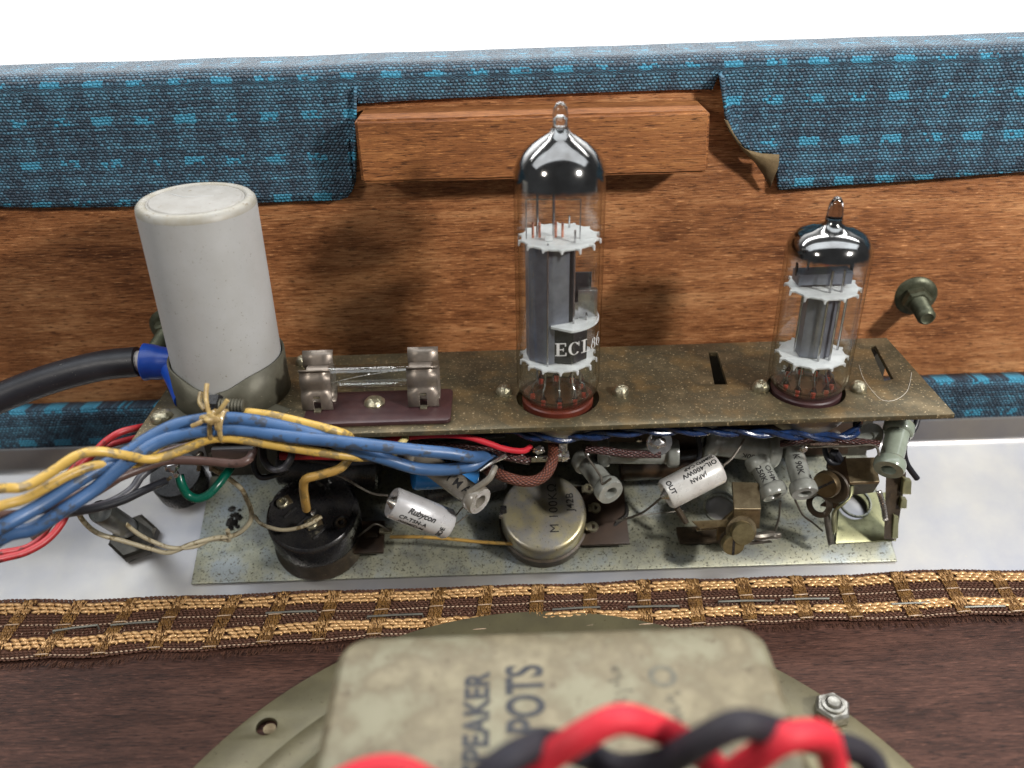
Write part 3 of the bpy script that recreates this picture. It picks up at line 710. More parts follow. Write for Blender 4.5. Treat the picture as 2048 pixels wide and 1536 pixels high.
bm = bmesh.new(); rr = rC + 0.06; n = 72; rings = []
for k in range(n + 1):
    a = math.radians(-90 + 5) + (2 * math.pi - math.radians(10)) * k / n
    dip = 0.30 * math.exp(-((min(k, n - k)) / 5.0) ** 2)
    d = V((math.cos(a), math.sin(a), 0)); rings.append([bm.verts.new(M @ (d * (rr + 0.02) + V((0, 0, 0.0)))), bm.verts.new(M @ (d * rr + V((0, 0, 0.3)))), bm.verts.new(M @ (d * rr + V((0, 0, 1.05 - dip))))])
for k in range(n):
    for j in range(2): bm.faces.new((rings[k][j], rings[k + 1][j], rings[k + 1][j + 1], rings[k][j + 1]))
for s, R in ((-1, rings[-1]), (1, rings[0])):
    a, b, c = [v for v in R]
    off = V((0.02 * s, -0.42, 0))
    a2, b2, c2 = bm.verts.new(a.co + off), bm.verts.new(b.co + off), bm.verts.new(c.co + off * 0.8 - V((0, 0, 0.1)))
    bm.faces.new((a, a2, b2, b)); bm.faces.new((b, b2, c2, c))
obj('ring', bm, CLAMPM, cl, angle=40, solid=0.05)
bm = bmesh.new(); lathe(bm, [(rr + 0.5, 0), (rr + 0.5, 0.05), (rr, 0.05), (rr, 0)], M, 48, closed=True, a0=math.radians(215), a1=math.radians(330)); obj('foot_flange', bm, CLAMPM, cl)
sp = PY(452, 811, 15.45); sd = V((1, -0.05, -0.02)).normalized(); Ms = frame(sp, sd)
bm = bmesh.new(); pr = [(0, -0.35), (0.1, -0.35)]; z = -0.3
while z < 0.40: pr += [(0.115, z), (0.15, z + 0.035)]; z += 0.07
pr += [(0.12, z), (0, z)]
lathe(bm, pr, Ms, 20); obj('clamp_screw', bm, CLAMPM, cl, angle=50)
bm = bmesh.new(); lathe(bm, [(0, -0.33), (0.24, -0.33), (0.25, -0.12), (0, -0.12)], Ms, 6); obj('clamp_nut', bm, BAKBLK, cl, angle=20)
bm = bmesh.new(); box(bm, PY(470, 898, 15.9), (0.95, 0.4, 0.28), bev=0.05); o = obj('bent_tab', bm, ALU, cl)
# ================================================================== FUSE HOLDER
ZF = ZP + 0.10
A = PZ(604, 846, ZF); B = PZ(899, 842, ZF); yb = PZ(890, 778, ZF).y
fu = thing('fuse_holder', PZ(750, 815, ZP), 'maroon fibre fuse holder board with two spring clips', 'fuse holder')
def rrect(x0, y0, x1, y1, r, n=5):
    out = []
    for cx_, cy_, a in ((x1 - r, y1 - r, 0), (x0 + r, y1 - r, 90), (x0 + r, y0 + r, 180), (x1 - r, y0 + r, 270)):
        for k in range(n + 1):
            t = math.radians(a + 90 * k / n); out.append((cx_ + r * math.cos(t), cy_ + r * math.sin(t)))
    return out
y0 = (A.y + B.y) / 2
bm = flat([rrect(A.x, y0, B.x, yb, 0.12)], 0.1, Matrix.Translation((0, 0, ZF)), 0.015); obj('fibre_board', bm, BAKMAR, fu)
pr_ = PZ(749, 806, ZF); bm = bmesh.new(); lathe(bm, [(0.25, 0), (0.25, 0.04), (0.18, 0.11), (0.08, 0.13), (0, 0.11)], Matrix.Translation(pr_), 24)
for v in bm.verts: v.co += V((noise.noise(v.co * 5), noise.noise(v.co * 5 + V((3, 0, 0))), noise.noise(v.co * 7))) * 0.03
obj('rivet', bm, SCREW, fu)
fz = ZF + 0.62; fy = PZ(740, 752, fz).y
prof = [(-0.40, -0.62), (-0.43, -0.58), (-0.41, -0.26), (-0.33, -0.20), (-0.30, -0.12), (-0.335, 0.0), (-0.30, 0.14), (-0.20, 0.24), (-0.22, 0.30), (-0.27, 0.33)]
prof2 = [(-0.1, -0.6), (0.12, -0.6), (0.24, -0.45), (0.24, -0.25), (0.30, -0.1), (0.335, 0.0), (0.30, 0.14), (0.2, 0.24), (0.26, 0.40), (0.36, 0.52)]
for x0, x1 in ((606, 667), (817, 878)):
    X0 = PY(x0, 760, fy).x; X1 = PY(x1, 760, fy).x; xm = (X0 + X1) / 2
    bm = bmesh.new()
    for pf in (prof, prof2):
        xs = [X0, X0 + (X1 - X0) * 0.38, X0 + (X1 - X0) * 0.62, X1]
        g = [[bm.verts.new((x, fy + a, fz + b)) for a, b in pf] for x in xs]
        for i in range(3):
            for k in range(len(pf) - 1):
                if pf is prof and i == 1 and k in (1,): continue
                bm.faces.new((g[i][k], g[i + 1][k], g[i + 1][k + 1], g[i][k + 1]))
    obj('spring_clip', bm, CLIPM, fu, angle=50, solid=0.045)
    bm = bmesh.new(); box(bm, (xm, fy - 0.47, fz - 0.60), (0.16, 0.16, 0.05), bev=0.02); obj('clip_tab', bm, SCREW, fu); bm = bmesh.new(); box(bm, (xm, fy - 0.40, fz - 0.30), (0.14, 0.03, 0.05), bev=0.01); obj('clip_tab', bm, SCREW, fu)
X0 = PY(660, 757, fy).x; X1 = PY(822, 757, fy).x
gf = thing('glass_fuse', (X0, fy, fz), 'clear glass fuse tube lying across the two spring clips', 'fuse')
Mx = frame((X0 - 0.5, fy, fz), (1, 0, 0), (0, 1, 0)); Lf = X1 - X0 + 1.0
bm = bmesh.new(); lathe(bm, [(0.27, 0.3), (0.27, Lf - 0.3)], Mx, 32); obj('glass_tube', bm, GLASS, gf)
bm = bmesh.new(); lathe(bm, [(0.235, 0.3), (0.235, Lf - 0.3)], Mx, 32); obj('inner_glass', bm, GLASS, gf)
for a in (0, Lf - 0.52):
    bm = bmesh.new(); lathe(bm, [(0, a), (0.27, a), (0.285, a + 0.02), (0.285, a + 0.5), (0.27, a + 0.52), (0, a + 0.52)], Mx, 32); obj('end_cap', bm, CLIPM, gf)
bm = bmesh.new(); tube(bm, [(X0, fy - 0.06, fz - 0.12), (X0 + 0.8, fy, fz + 0.02), (X1, fy + 0.02, fz + 0.14)], 0.011, 6); obj('fuse_wire', bm, TINNED, gf)
bm = bmesh.new(); blob(bm, (X0 + 0.9, fy, fz + 0.04), 0.035); obj('solder_bead', bm, SOLDER, gf)
# ================================================================== VALVES
def serif_bm(fn, which):
    """ECL86 in a thick-and-thin stencilled hand: list of stroke quads"""
    bm = bmesh.new()
    def poly(pts):
        vs = [bm.verts.new(fn(*p)) for p in pts]
        try: bm.faces.new(vs)
        except ValueError: pass
    def bar(x0, y0, x1, y1): 
        k = 3
        for i in range(k): poly([(x0 + (x1 - x0) * i / k, y0), (x0 + (x1 - x0) * (i + 1) / k, y0), (x0 + (x1 - x0) * (i + 1) / k, y1), (x0 + (x1 - x0) * i / k, y1)])
    def arc(cx_, cy_, rx, ry, a0, a1, w0, w1, n=16):
        for i in range(n):
            t0, t1 = [math.radians(a0 + (a1 - a0) * (i + j) / n) for j in (0, 1)]
            def ww(t): return w0 + (w1 - w0) * abs(math.cos(t))
            poly([(cx_ + rx * math.cos(t0), cy_ + ry * math.sin(t0)), (cx_ + rx * math.cos(t1), cy_ + ry * math.sin(t1)),
                  (cx_ + (rx - ww(t1)) * math.cos(t1), cy_ + (ry - ww(t1) * .6) * math.sin(t1)), (cx_ + (rx - ww(t0)) * math.cos(t0), cy_ + (ry - ww(t0) * .6) * math.sin(t0))])
    h = 0.31
    if which == 'E': bar(0.03, 0.0, 0.085, h); bar(0, 0, 0.22, 0.022); bar(0, h - 0.022, 0.21, h); bar(0.08, h / 2 - 0.01, 0.16, h / 2 + 0.01)
    if which == 'E': bar(0.2, 0.0, 0.22, 0.08); bar(0.19, h - 0.08, 0.21, h); bar(0.15, h / 2 - 0.04, 0.165, h / 2 + 0.04)
    if which == 'C': arc(0.38, h / 2, 0.12, h / 2, 40, 320, 0.02, 0.055); bar(0.465, h - 0.11, 0.48, h)
    if which == 'L': bar(0.57, 0, 0.625, h); bar(0.53, 0, 0.74, 0.022); bar(0.53, h - 0.02, 0.665, h); bar(0.72, 0, 0.74, 0.09)
    if which == '8': arc(0.86, 0.20, 0.055, 0.06, 0, 360, 0.018, 0.03); arc(0.85, 0.075, 0.07, 0.085, 0, 360, 0.018, 0.03)
    if which == '6': arc(1.03, 0.085, 0.075, 0.09, 0, 360, 0.018, 0.03); arc(1.08, 0.12, 0.125, 0.20, 100, 180, 0.018, 0.03)
    return bm
def mica(bm, M, r, z, teeth=14, half=False, th=0.045):
    pts = []
    N = 140
    for k in range(N):
        a = 2 * math.pi * k / N
        if half and math.sin(a) > 0.35: continue
        q = (a * teeth / (2 * math.pi)) % 1.0
        rr = r * (0.90 + 0.10 * max(0, math.cos((q - 0.5) * 2 * math.pi)) ** 3) if teeth else r
        pts.append((rr * math.cos(a), rr * math.sin(a)))
    t = flat([pts], th, M @ Matrix.Translation((0, 0, z)), 0.006); join(bm, t)
    if teeth and not half:
        for k in range(teeth):
            a = 2 * math.pi * (k + 0.5) / teeth; p = V((r * 0.97 * math.cos(a), r * 0.97 * math.sin(a), z - 0.01))
            tube(bm, [M @ p, M @ (p + V((0.03 * math.cos(a), 0.03 * math.sin(a), -0.09 + 0.03 * math.sin(k * 5.1))))], 0.04, 6, smooth=False, rad=lambda t: 1 - 0.6 * t)
def prism(bm, M, pts, z0, z1):
    A = [bm.verts.new(M @ V((x, y, z0))) for x, y in pts]; B = [bm.verts.new(M @ V((x, y, z1))) for x, y in pts]; n = len(pts)
    bm.faces.new(A[::-1]); bm.faces.new(B)
    for i in range(n): bm.faces.new((A[i], A[(i + 1) % n], B[(i + 1) % n], B[i]))
def rod(bm, M, x, y, z0, z1, r=0.025): tube(bm, [M @ V((x, y, z0)), M @ V((x, y, z1))], r, 8, smooth=False)
def socket(P, r, label, m, hr):
    t = thing('valve_socket', P, label, 'socket'); M = Matrix.Translation(P)
    bm = bmesh.new(); lathe(bm, [(r - 0.22, -0.25), (r - 0.2, 0.02), (r - 0.03, 0.03), (r, -0.0), (r, -0.08), (r - 0.01, -0.4), (0, -0.4)], M, 48); obj('socket_ring', bm, m, t)
    bm = bmesh.new(); lathe(bm, [(r - 0.2, -0.1), (0.12, -0.1), (0.1, -0.3)], M, 40); obj('socket_floor', bm, PHEN, t)
    bm = bmesh.new(); lathe(bm, [(1.05, -0.12), (1.03, -0.3), (0.95, -0.62), (0.78, -0.82), (0.6, -0.86), (0.5, -0.84)], M, 40); obj('saddle_dish', bm, m if hr else POTM, t)
    for k in range(9):
        a = 2 * math.pi * (k + 0.3) / 9 + 0.2; bm = bmesh.new()
        box(bm, V((P.x + 0.56 * math.cos(a), P.y + 0.56 * math.sin(a), P.z - 0.68)), (0.11, 0.05, 0.42), bev=0.012); obj('solder_lug', bm, TINNED, t)
def pins(M, t, rp, zt, seedang, n=9):
    for k in range(n):
        a = seedang + 2 * math.pi * k / (n + 1); x, y = rp * math.cos(a), rp * math.sin(a)
        bm = bmesh.new(); lathe(bm, [(0.115, 0.10), (0.10, 0.16), (0.06, 0.25), (0.028, 0.33), (0, 0.34)], M @ Matrix.Translation((x, y, 0)), 14); obj('glass_bead', bm, SGLASS, t)
        bm = bmesh.new(); tube(bm, [M @ V((x, y, 0.05)), M @ V((x, y, 0.18))], 0.035, 8, smooth=False); obj('seal', bm, REDGL, t)
        bm = bmesh.new(); tube(bm, [M @ V((x, y, 0.22)), M @ V((x, y, 0.4)), M @ V((x * 0.85, y * 0.8 + 0.03 * math.sin(k * 2.3), 0.55 + 0.08 * math.sin(k * 3))), M @ V((x * 0.8, y * 0.75, zt))], 0.018, 6); obj('lead', bm, STEEL, t)
# ---- tall valve
T = PY(1121, 203, P_E.y); B = P_E + V((0, 0, 0.0)); ax = T - B; L_ = ax.length; M = frame(B, ax); R = 0.95
socket(P_E, 0.83, 'red-brown ring socket under the tall valve', BAKRED, False)
vt = thing('tall_valve', B, 'tall clear glass valve lettered ECL86 with a dark mirrored dome', 'valve')
k = L_ - 6.54
gl = [(0.3, 0.02), (0.62, 0.03), (0.78, 0.08), (0.90, 0.22), (R, 0.46), (R, 5.02 + k), (0.93, 5.22 + k), (0.86, 5.40 + k), (0.74, 5.58 + k), (0.55, 5.74 + k), (0.36, 5.86 + k), (0.22, 5.95 + k), (0.165, 6.05 + k)]
bm = bmesh.new(); lathe(bm, gl, M, 96); obj('glass_envelope', bm, GLASS, vt, angle=80)
bm = bmesh.new(); lathe(bm, [(r - 0.075, z) for r, z in gl[4:6]], M, 96); obj('glass_inner_wall', bm, GLASS, vt, angle=80)
bm = bmesh.new(); lathe(bm, [(0, 0.04), (0.7, 0.06), (0.83, 0.16), (0.87, 0.28), (0.86, 0.30), (0.74, 0.17), (0.60, 0.12), (0, 0.12)], M, 64); obj('glass_base', bm, GLASS, vt)
bm = bmesh.new(); lathe(bm, [(0.165, 6.03 + k), (0.15, 6.12 + k), (0.155, 6.3 + k), (0.13, 6.43 + k), (0.08, 6.51 + k), (0, 6.54 + k)], M, 32)
lathe(bm, [(0, 6.06 + k), (0.09, 6.08 + k), (0.10, 6.2 + k), (0.05, 6.28 + k), (0, 6.29 + k)], M, 20); obj('glass_tip', bm, SGLASS, vt)
bm = bmesh.new(); lathe(bm, [(r - 0.025, z) for r, z in [(0.95, 4.7 + k)] + gl[5:]], M, 80); obj('getter_mirror', bm, m_getter('getter_film_tall', 4.86 + k, 5.02 + k, 6.0 + k), vt, angle=80)
bm = bmesh.new(); mica(bm, M, 0.88, 3.93); obj('upper_mica', bm, MICA, vt)
bm = bmesh.new(); mica(bm, M, 0.88, 1.10); obj('lower_mica', bm, MICA, vt)
bm = bmesh.new(); prism(bm, M, [(-0.72, 0.05), (-0.66, -0.28), (-0.26, -0.52), (0.2, -0.38), (0.2, 0.4), (-0.6, 0.4)], 1.12, 3.9); obj('main_anode', bm, ANODE, vt, angle=15)
bm = bmesh.new(); prism(bm, M, [(0.2, -0.34), (0.30, -0.34), (0.32, 0.3), (0.2, 0.3)], 1.12, 3.9); obj('anode_fin', bm, ANODED, vt, angle=15)
for x, y, z0, z1 in ((-0.27, -0.56, 1.0, 3.97), (0.30, -0.42, 0.6, 4.2), (0.6, -0.25, 1.1, 2.2), (0.25, 0.5, 1.0, 4.2)):
    bm = bmesh.new(); rod(bm, M, x, y, z0, z1, 0.022); obj('support_rod', bm, STEEL, vt)
Mh = M @ Matrix.Rotation(0.15, 4, 'Z')
bm = bmesh.new(); prism(bm, M, [(-0.2, -0.55)] + [(0.9 * math.cos(math.radians(a)), 0.9 * math.sin(math.radians(a)) * 0.9) for a in range(-75, 21, 8)] + [(0.3, 0.25), (0.28, -0.2), (-0.2, -0.3)], 2.02, 2.07); obj('half_mica', bm, MICA, vt)
bm = bmesh.new(); prism(bm, M, [(-0.25, -0.45), (0.3, -0.55), (0.62, -0.3), (0.62, 0.15), (0.2, 0.2)], 1.14, 2.0); obj('small_anode', bm, ANODED, vt, angle=15)
bm = bmesh.new(); box(bm, V((0.62, -0.20, 2.44)), (0.42, 0.03, 0.62), M, 0.008); box(bm, V((0.38, -0.20, 2.28)), (0.08, 0.03, 0.4), M, 0.005); box(bm, V((0.62, -0.12, 2.75)), (0.42, 0.16, 0.02), M, 0.005); obj('shield_plate', bm, STEEL, vt)
bm = bmesh.new(); box(bm, V((0.52, 0.18, 2.55)), (0.42, 0.05, 0.95), M, 0.008); obj('dark_shield', bm, ANODED, vt)
bm = bmesh.new(); 
for a, b in (((-0.70, -0.2, 3.95), (-0.70, -0.2, 4.8)), ((-0.70, -0.2, 4.8), (0.42, -0.2, 4.78)), ((0.42, -0.2, 4.78), (0.42, -0.2, 3.75))): tube(bm, [M @ V(a), M @ V(b)], 0.013, 6, smooth=False)
for x in (-0.46, -0.12): rod(bm, M, x, 0.0, 3.9, 4.85, 0.03)
obj('getter_frame', bm, STEEL, vt)
for x in (-0.56, -0.42, -0.08, 0.06): 
    bm = bmesh.new(); rod(bm, M, x, -0.12, 3.95, 4.28, 0.028); obj('copper_rod', bm, COPPER, vt)
bm = bmesh.new(); box(bm, V((-0.24, -0.3, 4.0)), (0.16, 0.05, 0.12), M, 0.01); obj('mica_clip', bm, MICA, vt)
bm = bmesh.new(); box(bm, V((0.05, 0.1, 0.78)), (0.5, 0.05, 0.34), M, 0.01); obj('lower_shield', bm, STEEL, vt); bm = bmesh.new(); box(bm, V((0.42, -0.1, 0.92)), (0.3, 0.04, 0.2), M, 0.01); obj('lower_shield', bm, STEEL, vt)
pins(M, vt, 0.62, 1.08, math.radians(-162))
vd = (CAM - B); th0 = math.atan2(vd.dot(M.col[1].to_3d()), vd.dot(M.col[0].to_3d()))
def envfn(tx, ty):
    a = th0 + (tx - 0.06) / R * 1.12
    return M @ V(((R + 0.004) * math.cos(a), (R + 0.004) * math.sin(a), 1.56 + ty))
for q in 'ECL86': obj('letter', serif_bm(envfn, q), WINK, vt, angle=0)
# ---- short valve
T = PY(1676, 392, P_S.y); B = P_S.copy(); ax = T - B; L_ = ax.length; M = frame(B, ax); R = 0.90; k = L_ - 4.6
socket(P_S, 0.80, 'dark maroon ring socket under the short valve', BAKMAR, False)
vs = thing('short_valve', B, 'short clear glass valve with a silvered dome and pointed tip', 'valve')
gl = [(0.3, 0.02), (0.6, 0.03), (0.74, 0.08), (0.84, 0.2), (R, 0.42), (R, 3.35 + k), (0.885, 3.5 + k), (0.82, 3.66 + k), (0.68, 3.80 + k), (0.46, 3.88 + k), (0.28, 3.94 + k), (0.205, 4.02 + k), (0.185, 4.12 + k)]
bm = bmesh.new(); lathe(bm, gl, M, 96); obj('glass_envelope', bm, GLASS, vs, angle=80)
bm = bmesh.new(); lathe(bm, [(r - 0.075, z) for r, z in gl[4:6]], M, 96); obj('glass_inner_wall', bm, GLASS, vs, angle=80)
bm = bmesh.new(); lathe(bm, [(0, 0.04), (0.65, 0.06), (0.78, 0.16), (0.82, 0.28), (0.81, 0.30), (0.7, 0.17), (0.56, 0.12), (0, 0.12)], M, 64); obj('glass_base', bm, GLASS, vs)
bm = bmesh.new(); lathe(bm, [(0, 4.08 + k), (0.18, 4.10 + k), (0.165, 4.22 + k), (0.155, 4.36 + k), (0.125, 4.48 + k), (0.07, 4.57 + k), (0, 4.6 + k)], M, 32)
obj('glass_tip', bm, SMOKE, vs)
bm = bmesh.new(); lathe(bm, [(r - 0.025, z) for r, z in [(0.90, 3.0 + k)] + gl[5:]], M, 80); obj('getter_mirror', bm, m_getter('getter_film_short', 3.30 + k, 3.44 + k, 6.0 + k), vs, angle=80)
bm = bmesh.new(); mica(bm, M, 0.80, 2.60, 12); obj('upper_mica', bm, MICA, vs)
bm = bmesh.new(); mica(bm, M, 0.80, 0.93, 12); obj('lower_mica', bm, MICA, vs)
bm = bmesh.new(); prism(bm, M, [(-0.36, 0.2), (-0.36, -0.22), (0.02, -0.34), (0.34, -0.26), (0.36, 0.2)], 0.95, 2.58); obj('main_anode', bm, ANODE, vs, angle=15)
for x, y, z0, z1 in ((0.0, -0.42, 0.85, 3.1), (0.27, -0.38, 0.85, 3.1), (0.62, 0.1, 0.85, 3.3), (-0.36, 0.1, 0.85, 3.3)):
    bm = bmesh.new(); rod(bm, M, x, y, z0, z1, 0.03); obj('support_rod', bm, STEEL, vs)
bm = bmesh.new(); prism(bm, M, [(-0.62, -0.1), (-0.6, -0.16), (0.55, -0.16), (0.57, -0.1), (0.57, 0.25), (-0.62, 0.25)], 2.68, 2.93); obj('top_trough', bm, ANODE, vs, angle=15)
for x in (-0.62, 0.58):
    bm = bmesh.new(); box(bm, V((x, 0.05, 2.98)), (0.03, 0.1, 0.28), M, 0.005); obj('trough_ear', bm, ANODED, vs)
pins(M, vs, 0.55, 0.92, math.radians(-165))
# ================================================================== SPEAKER
ZS = ZB + 0.05
pt = PZ(1130, 1224, ZS + 0.12); pl = PZ(388, 1536, ZS + 0.12); prr = PZ(1826, 1536, ZS + 0.12)
ax_, ay_, bx_, by_, cx_, cy_ = pt.x, pt.y, pl.x, pl.y, prr.x, prr.y
dd = 2 * (ax_ * (by_ - cy_) + bx_ * (cy_ - ay_) + cx_ * (ay_ - by_))
ux = ((ax_ ** 2 + ay_ ** 2) * (by_ - cy_) + (bx_ ** 2 + by_ ** 2) * (cy_ - ay_) + (cx_ ** 2 + cy_ ** 2) * (ay_ - by_)) / dd
uy = ((ax_ ** 2 + ay_ ** 2) * (cx_ - bx_) + (bx_ ** 2 + by_ ** 2) * (ax_ - cx_) + (cx_ ** 2 + cy_ ** 2) * (bx_ - ax_)) / dd
RS = math.hypot(ax_ - ux, ay_ - uy); SP = V((ux, uy, ZS))
print('SPEAKER', ux, uy, RS)
spk = thing('loudspeaker', SP, 'olive loudspeaker frame with its mottled magnet yoke facing the viewer', 'speaker')
hp = PZ(533, 1452, ZS + 0.12); np_ = PZ(1662, 1428, ZS + 0.12)
M = Matrix.Translation(SP)
bm = flat([circ(0, 0, RS, 160), circ(0, 0, RS - 1.05, 120), circ(hp.x - ux, hp.y - uy, 0.24, 24)], 0.12, M @ Matrix.Translation((0, 0, 0.12)), 0.03)
obj('mounting_flange', bm, FLANGE, spk, angle=30)
bm = bmesh.new(); lathe(bm, [(RS - 1.0, 0.06), (RS - 1.1, 0.05), (RS - 1.16, 0.24), (RS - 1.35, 0.30), (RS - 1.75, 0.30), (RS - 1.85, 0.25), (RS - 2.0, 0.5), (RS - 2.9, 1.6), (RS - 3.8, 2.6), (RS - 4.6, 3.1), (0.5, 3.1)], M, 120); obj('basket', bm, FLANGE, spk, angle=50)
bm = bmesh.new(); lathe(bm, [(0, -0.02), (0.13, 0), (0.12, -0.1), (0, -0.1)], Matrix.Translation((hp.x + 0.07, hp.y - 0.05, ZS + 0.1)), 16); obj('screw_hole_plug', bm, BRASS, spk)
nut = thing('mounting_nut', np_, 'grey hex nut on a bolt end at the right of the speaker flange', 'nut')
Mn = Matrix.Translation(np_) @ Matrix.Rotation(0.2, 4, 'Z')
NUTM = mat('worn_steel_nut', (0.38, 0.37, 0.34), (0.2, 0.19, 0.16), 0.38, 0.8, scale=6, bmp=0.4)
bm = bmesh.new(); lathe(bm, [(0.2, 0), (0.34, 0), (0.36, 0.03), (0.36, 0.22), (0.31, 0.28), (0.17, 0.28)], Mn, 6); obj('hex_body', bm, NUTM, nut, angle=20)
bm = bmesh.new(); lathe(bm, [(0.24, 0.27), (0.23, 0.33), (0.17, 0.34), (0.16, 0.26), (0.145, 0.26), (0.145, 0.36), (0.12, 0.39), (0, 0.37)], Mn, 24); obj('bolt_end', bm, NUTM, nut, angle=40)
# magnet yoke
ZM = 5.0
tl, tr = PZ(697, 1292, ZM), PZ(1508, 1262, ZM)
mg = bmesh.new(); xa, xb, ym = tl.x, tr.x, (tl.y + tr.y) / 2 + 0.05
t = flat([rrect(xa, ym - 7, xb, ym, 0.36, 8)], 1.7, Matrix.Translation((0, 0, ZM)), 0.18); join(mg, t)
yoke = obj('magnet_yoke', mg, MAGN, spk, angle=60)
def ytext(s, px, py0, size, m, name='stamped_lettering', bold=0.01, sp=1.0, sx=1.0):
    """reads from the viewer's side away towards the wall"""
    O = PZ(px, py0, ZM); Yd = V((0, 1, 0)); Xd = V((-1, 0, 0))
    pf = plane_fn(O, Yd, Xd, 0.006); bm = text_bm(s, size, lambda x, y: pf(x * sx, y), bold, sp); return obj(name, bm, m, yoke, angle=0)
ytext('SPEAKER', 975, 1552, 0.50, INKG, bold=0.02, sp=1.06, sx=0.86)
ytext('POTS', 1090, 1467, 0.78, INKG, bold=0.022, sp=1.02, sx=0.66)
FAINT = mat('very_faint_ink', (0.075, 0.072, 0.058), (0.15, 0.135, 0.09), rough=0.6, bmp=0, scale=4)
bm = bmesh.new()
for k in range(16):
    O = PZ(1240 + random.uniform(-14, 14), 1335 + k * 6.5, ZM + 0.006); box(bm, O, (random.uniform(0.06, 0.22), 0.022, 0.004))
obj('faded_stamp', bm, FAINT, yoke, angle=0)
O = PZ(1325, 1352, ZM + 0.005); bm = flat([circ(0, 0, 0.22, 30), circ(0, 0, 0.12, 24)], 0.004, Matrix.Translation(O))
for k in range(9): box(bm, PZ(1345 + random.uniform(-12, 12) + k * 2, 1385 + k * 7, ZM + 0.007), (random.uniform(0.05, 0.18), 0.03, 0.004))
obj('faded_ring_stamp', bm, FAINT, yoke, angle=0)
# twisted red and black leads in the foreground
def lead(name, pts, r, m, label, cat='wire', grp=None, n=14, per=8):
    P = [PZ(a, b, z) for a, b, z in pts]; bm = bmesh.new(); tube(bm, P, r, n, per)
    o = obj(name, bm, m, origin=P[0]); tag(o, label, cat, grp); return o
FR = 0.17
lead('speaker_lead', [(560, 1669, 6.3), (680, 1569, 6.6), (790, 1540, 6.8), (900, 1589, 6.6), (990, 1599, 6.5), (1080, 1529, 6.9), (1160, 1474, 7.3), (1240, 1439, 7.4), (1320, 1459, 7.0), (1390, 1497, 6.6), (1450, 1549, 6.4), (1500, 1524, 6.8), (1565, 1479, 7.2), (1640, 1471, 7.0), (1662, 1509, 6.5), (1672, 1579, 6.0), (1640, 1659, 5.6)], FR, WREDF, 'thick red lead looping over the speaker magnet in the foreground', per=10)
lead('speaker_lead', [(850, 1689, 6.4), (930, 1599, 6.9), (1000, 1529, 7.2), (1090, 1487, 7.0), (1170, 1509, 6.5), (1240, 1537, 6.4), (1330, 1524, 6.8), (1400, 1484, 7.3), (1480, 1449, 7.5), (1560, 1464, 7.0), (1640, 1484, 6.3), (1720, 1504, 5.8), (1752, 1549, 5.5), (1720, 1629, 5.2), (1600, 1609, 5.4)], FR, WBLKF, 'thick black lead twisted round the red one in the foreground', per=10)
# ================================================================== WIRES (picture x, y and distance to the wall side Y)
def wire(name, pts, px_r, m, label, cat='wire', grp=None, n=12, per=7, sleeve=None):
    P = [PY(a, b, c) for a, b, c in pts]; r = px_r
    bm = bmesh.new(); tube(bm, P, r, n, per)
    o = obj(name, bm, m, origin=P[0]); tag(o, label, cat, grp); return o
# mains cable
P = [PY(a, b, c) for a, b, c in ((-260, 900, 17.4), (-120, 850, 17.8), (0, 796, 18.2), (100, 758, 18.4), (200, 732, 18.5), (277, 723, 18.5))]
mc = thing('mains_cable', P[0], 'thick black rubber cable coming in from the left edge', 'cable')
bm = bmesh.new(); tube(bm, P, 0.37, 28, 10); obj('rubber_jacket', bm, MAINS, mc)
P2 = [PY(a, b, 18.5) for a, b in ((268, 724), (300, 722), (335, 726), (370, 735), (420, 742))]
bm = bmesh.new(); tube(bm, P2, 0.27, 14, 4); obj('cotton_filler', bm, mat('cotton_filler', (0.55, 0.52, 0.5), (0.35, 0.32, 0.3), 0.8, bmp=0.8, bscale=30, bdist=0.04), mc)
bm = bmesh.new(); tube(bm, [PY(a, b, 18.45) for a, b in ((290, 724), (303, 724), (320, 726), (345, 727), (385, 735))], 0.44, 28, 5, caps=False, rad=lambda t: 1.0 - 0.25 * t)
for v in bm.verts: v.co += V((0, 0, 0.05 * noise.noise(v.co * 2)))
obj('blue_sleeve', bm, SLEEVE, mc, angle=60, solid=0.03)
bm = bmesh.new(); tube(bm, [PY(340, 735, 18.3), PY(355, 765, 17.8), PY(370, 800, 17.2)], 0.25, 16, 5); obj('sleeve_tail', bm, SLEEVE, mc)
# blue pair
BR = 0.142
wire('blue_wire', [(-120, 1130, 12.0), (0, 1056, 12.6), (83, 1010, 13.2), (150, 966, 13.7), (200, 936, 14.1), (253, 906, 14.5), (300, 875, 14.8), (350, 851, 15.0), (400, 840, 15.1), (430, 837, 15.1), (467, 837, 15.15), (512, 842, 15.2), (546, 849, 15.25), (624, 868, 15.3), (690, 893, 15.4), (770, 918, 15.6), (835, 937, 15.7), (900, 939, 15.8), (950, 930, 15.95), (985, 915, 16.4), (1010, 895, 17.0)], BR, WBLUE, 'upper of the two dusty blue wires bound at the lacing knot', 'wire')
wire('blue_wire', [(-120, 1175, 12.0), (0, 1078, 12.7), (67, 1057, 13.0), (133, 1016, 13.4), (187, 980, 13.8), (227, 946, 14.1), (273, 911, 14.4), (317, 884, 14.7), (367, 868, 14.9), (417, 861, 15.0), (467, 859, 15.05), (512, 863, 15.1), (569, 872, 15.1), (657, 881, 15.15), (746, 891, 15.25), (834, 901, 15.4), (900, 907, 15.6), (943, 914, 15.8), (985, 912, 16.6)], BR, WBLUE, 'lower of the two dusty blue wires, crossing the tie and ending under the tall valve', 'wire')
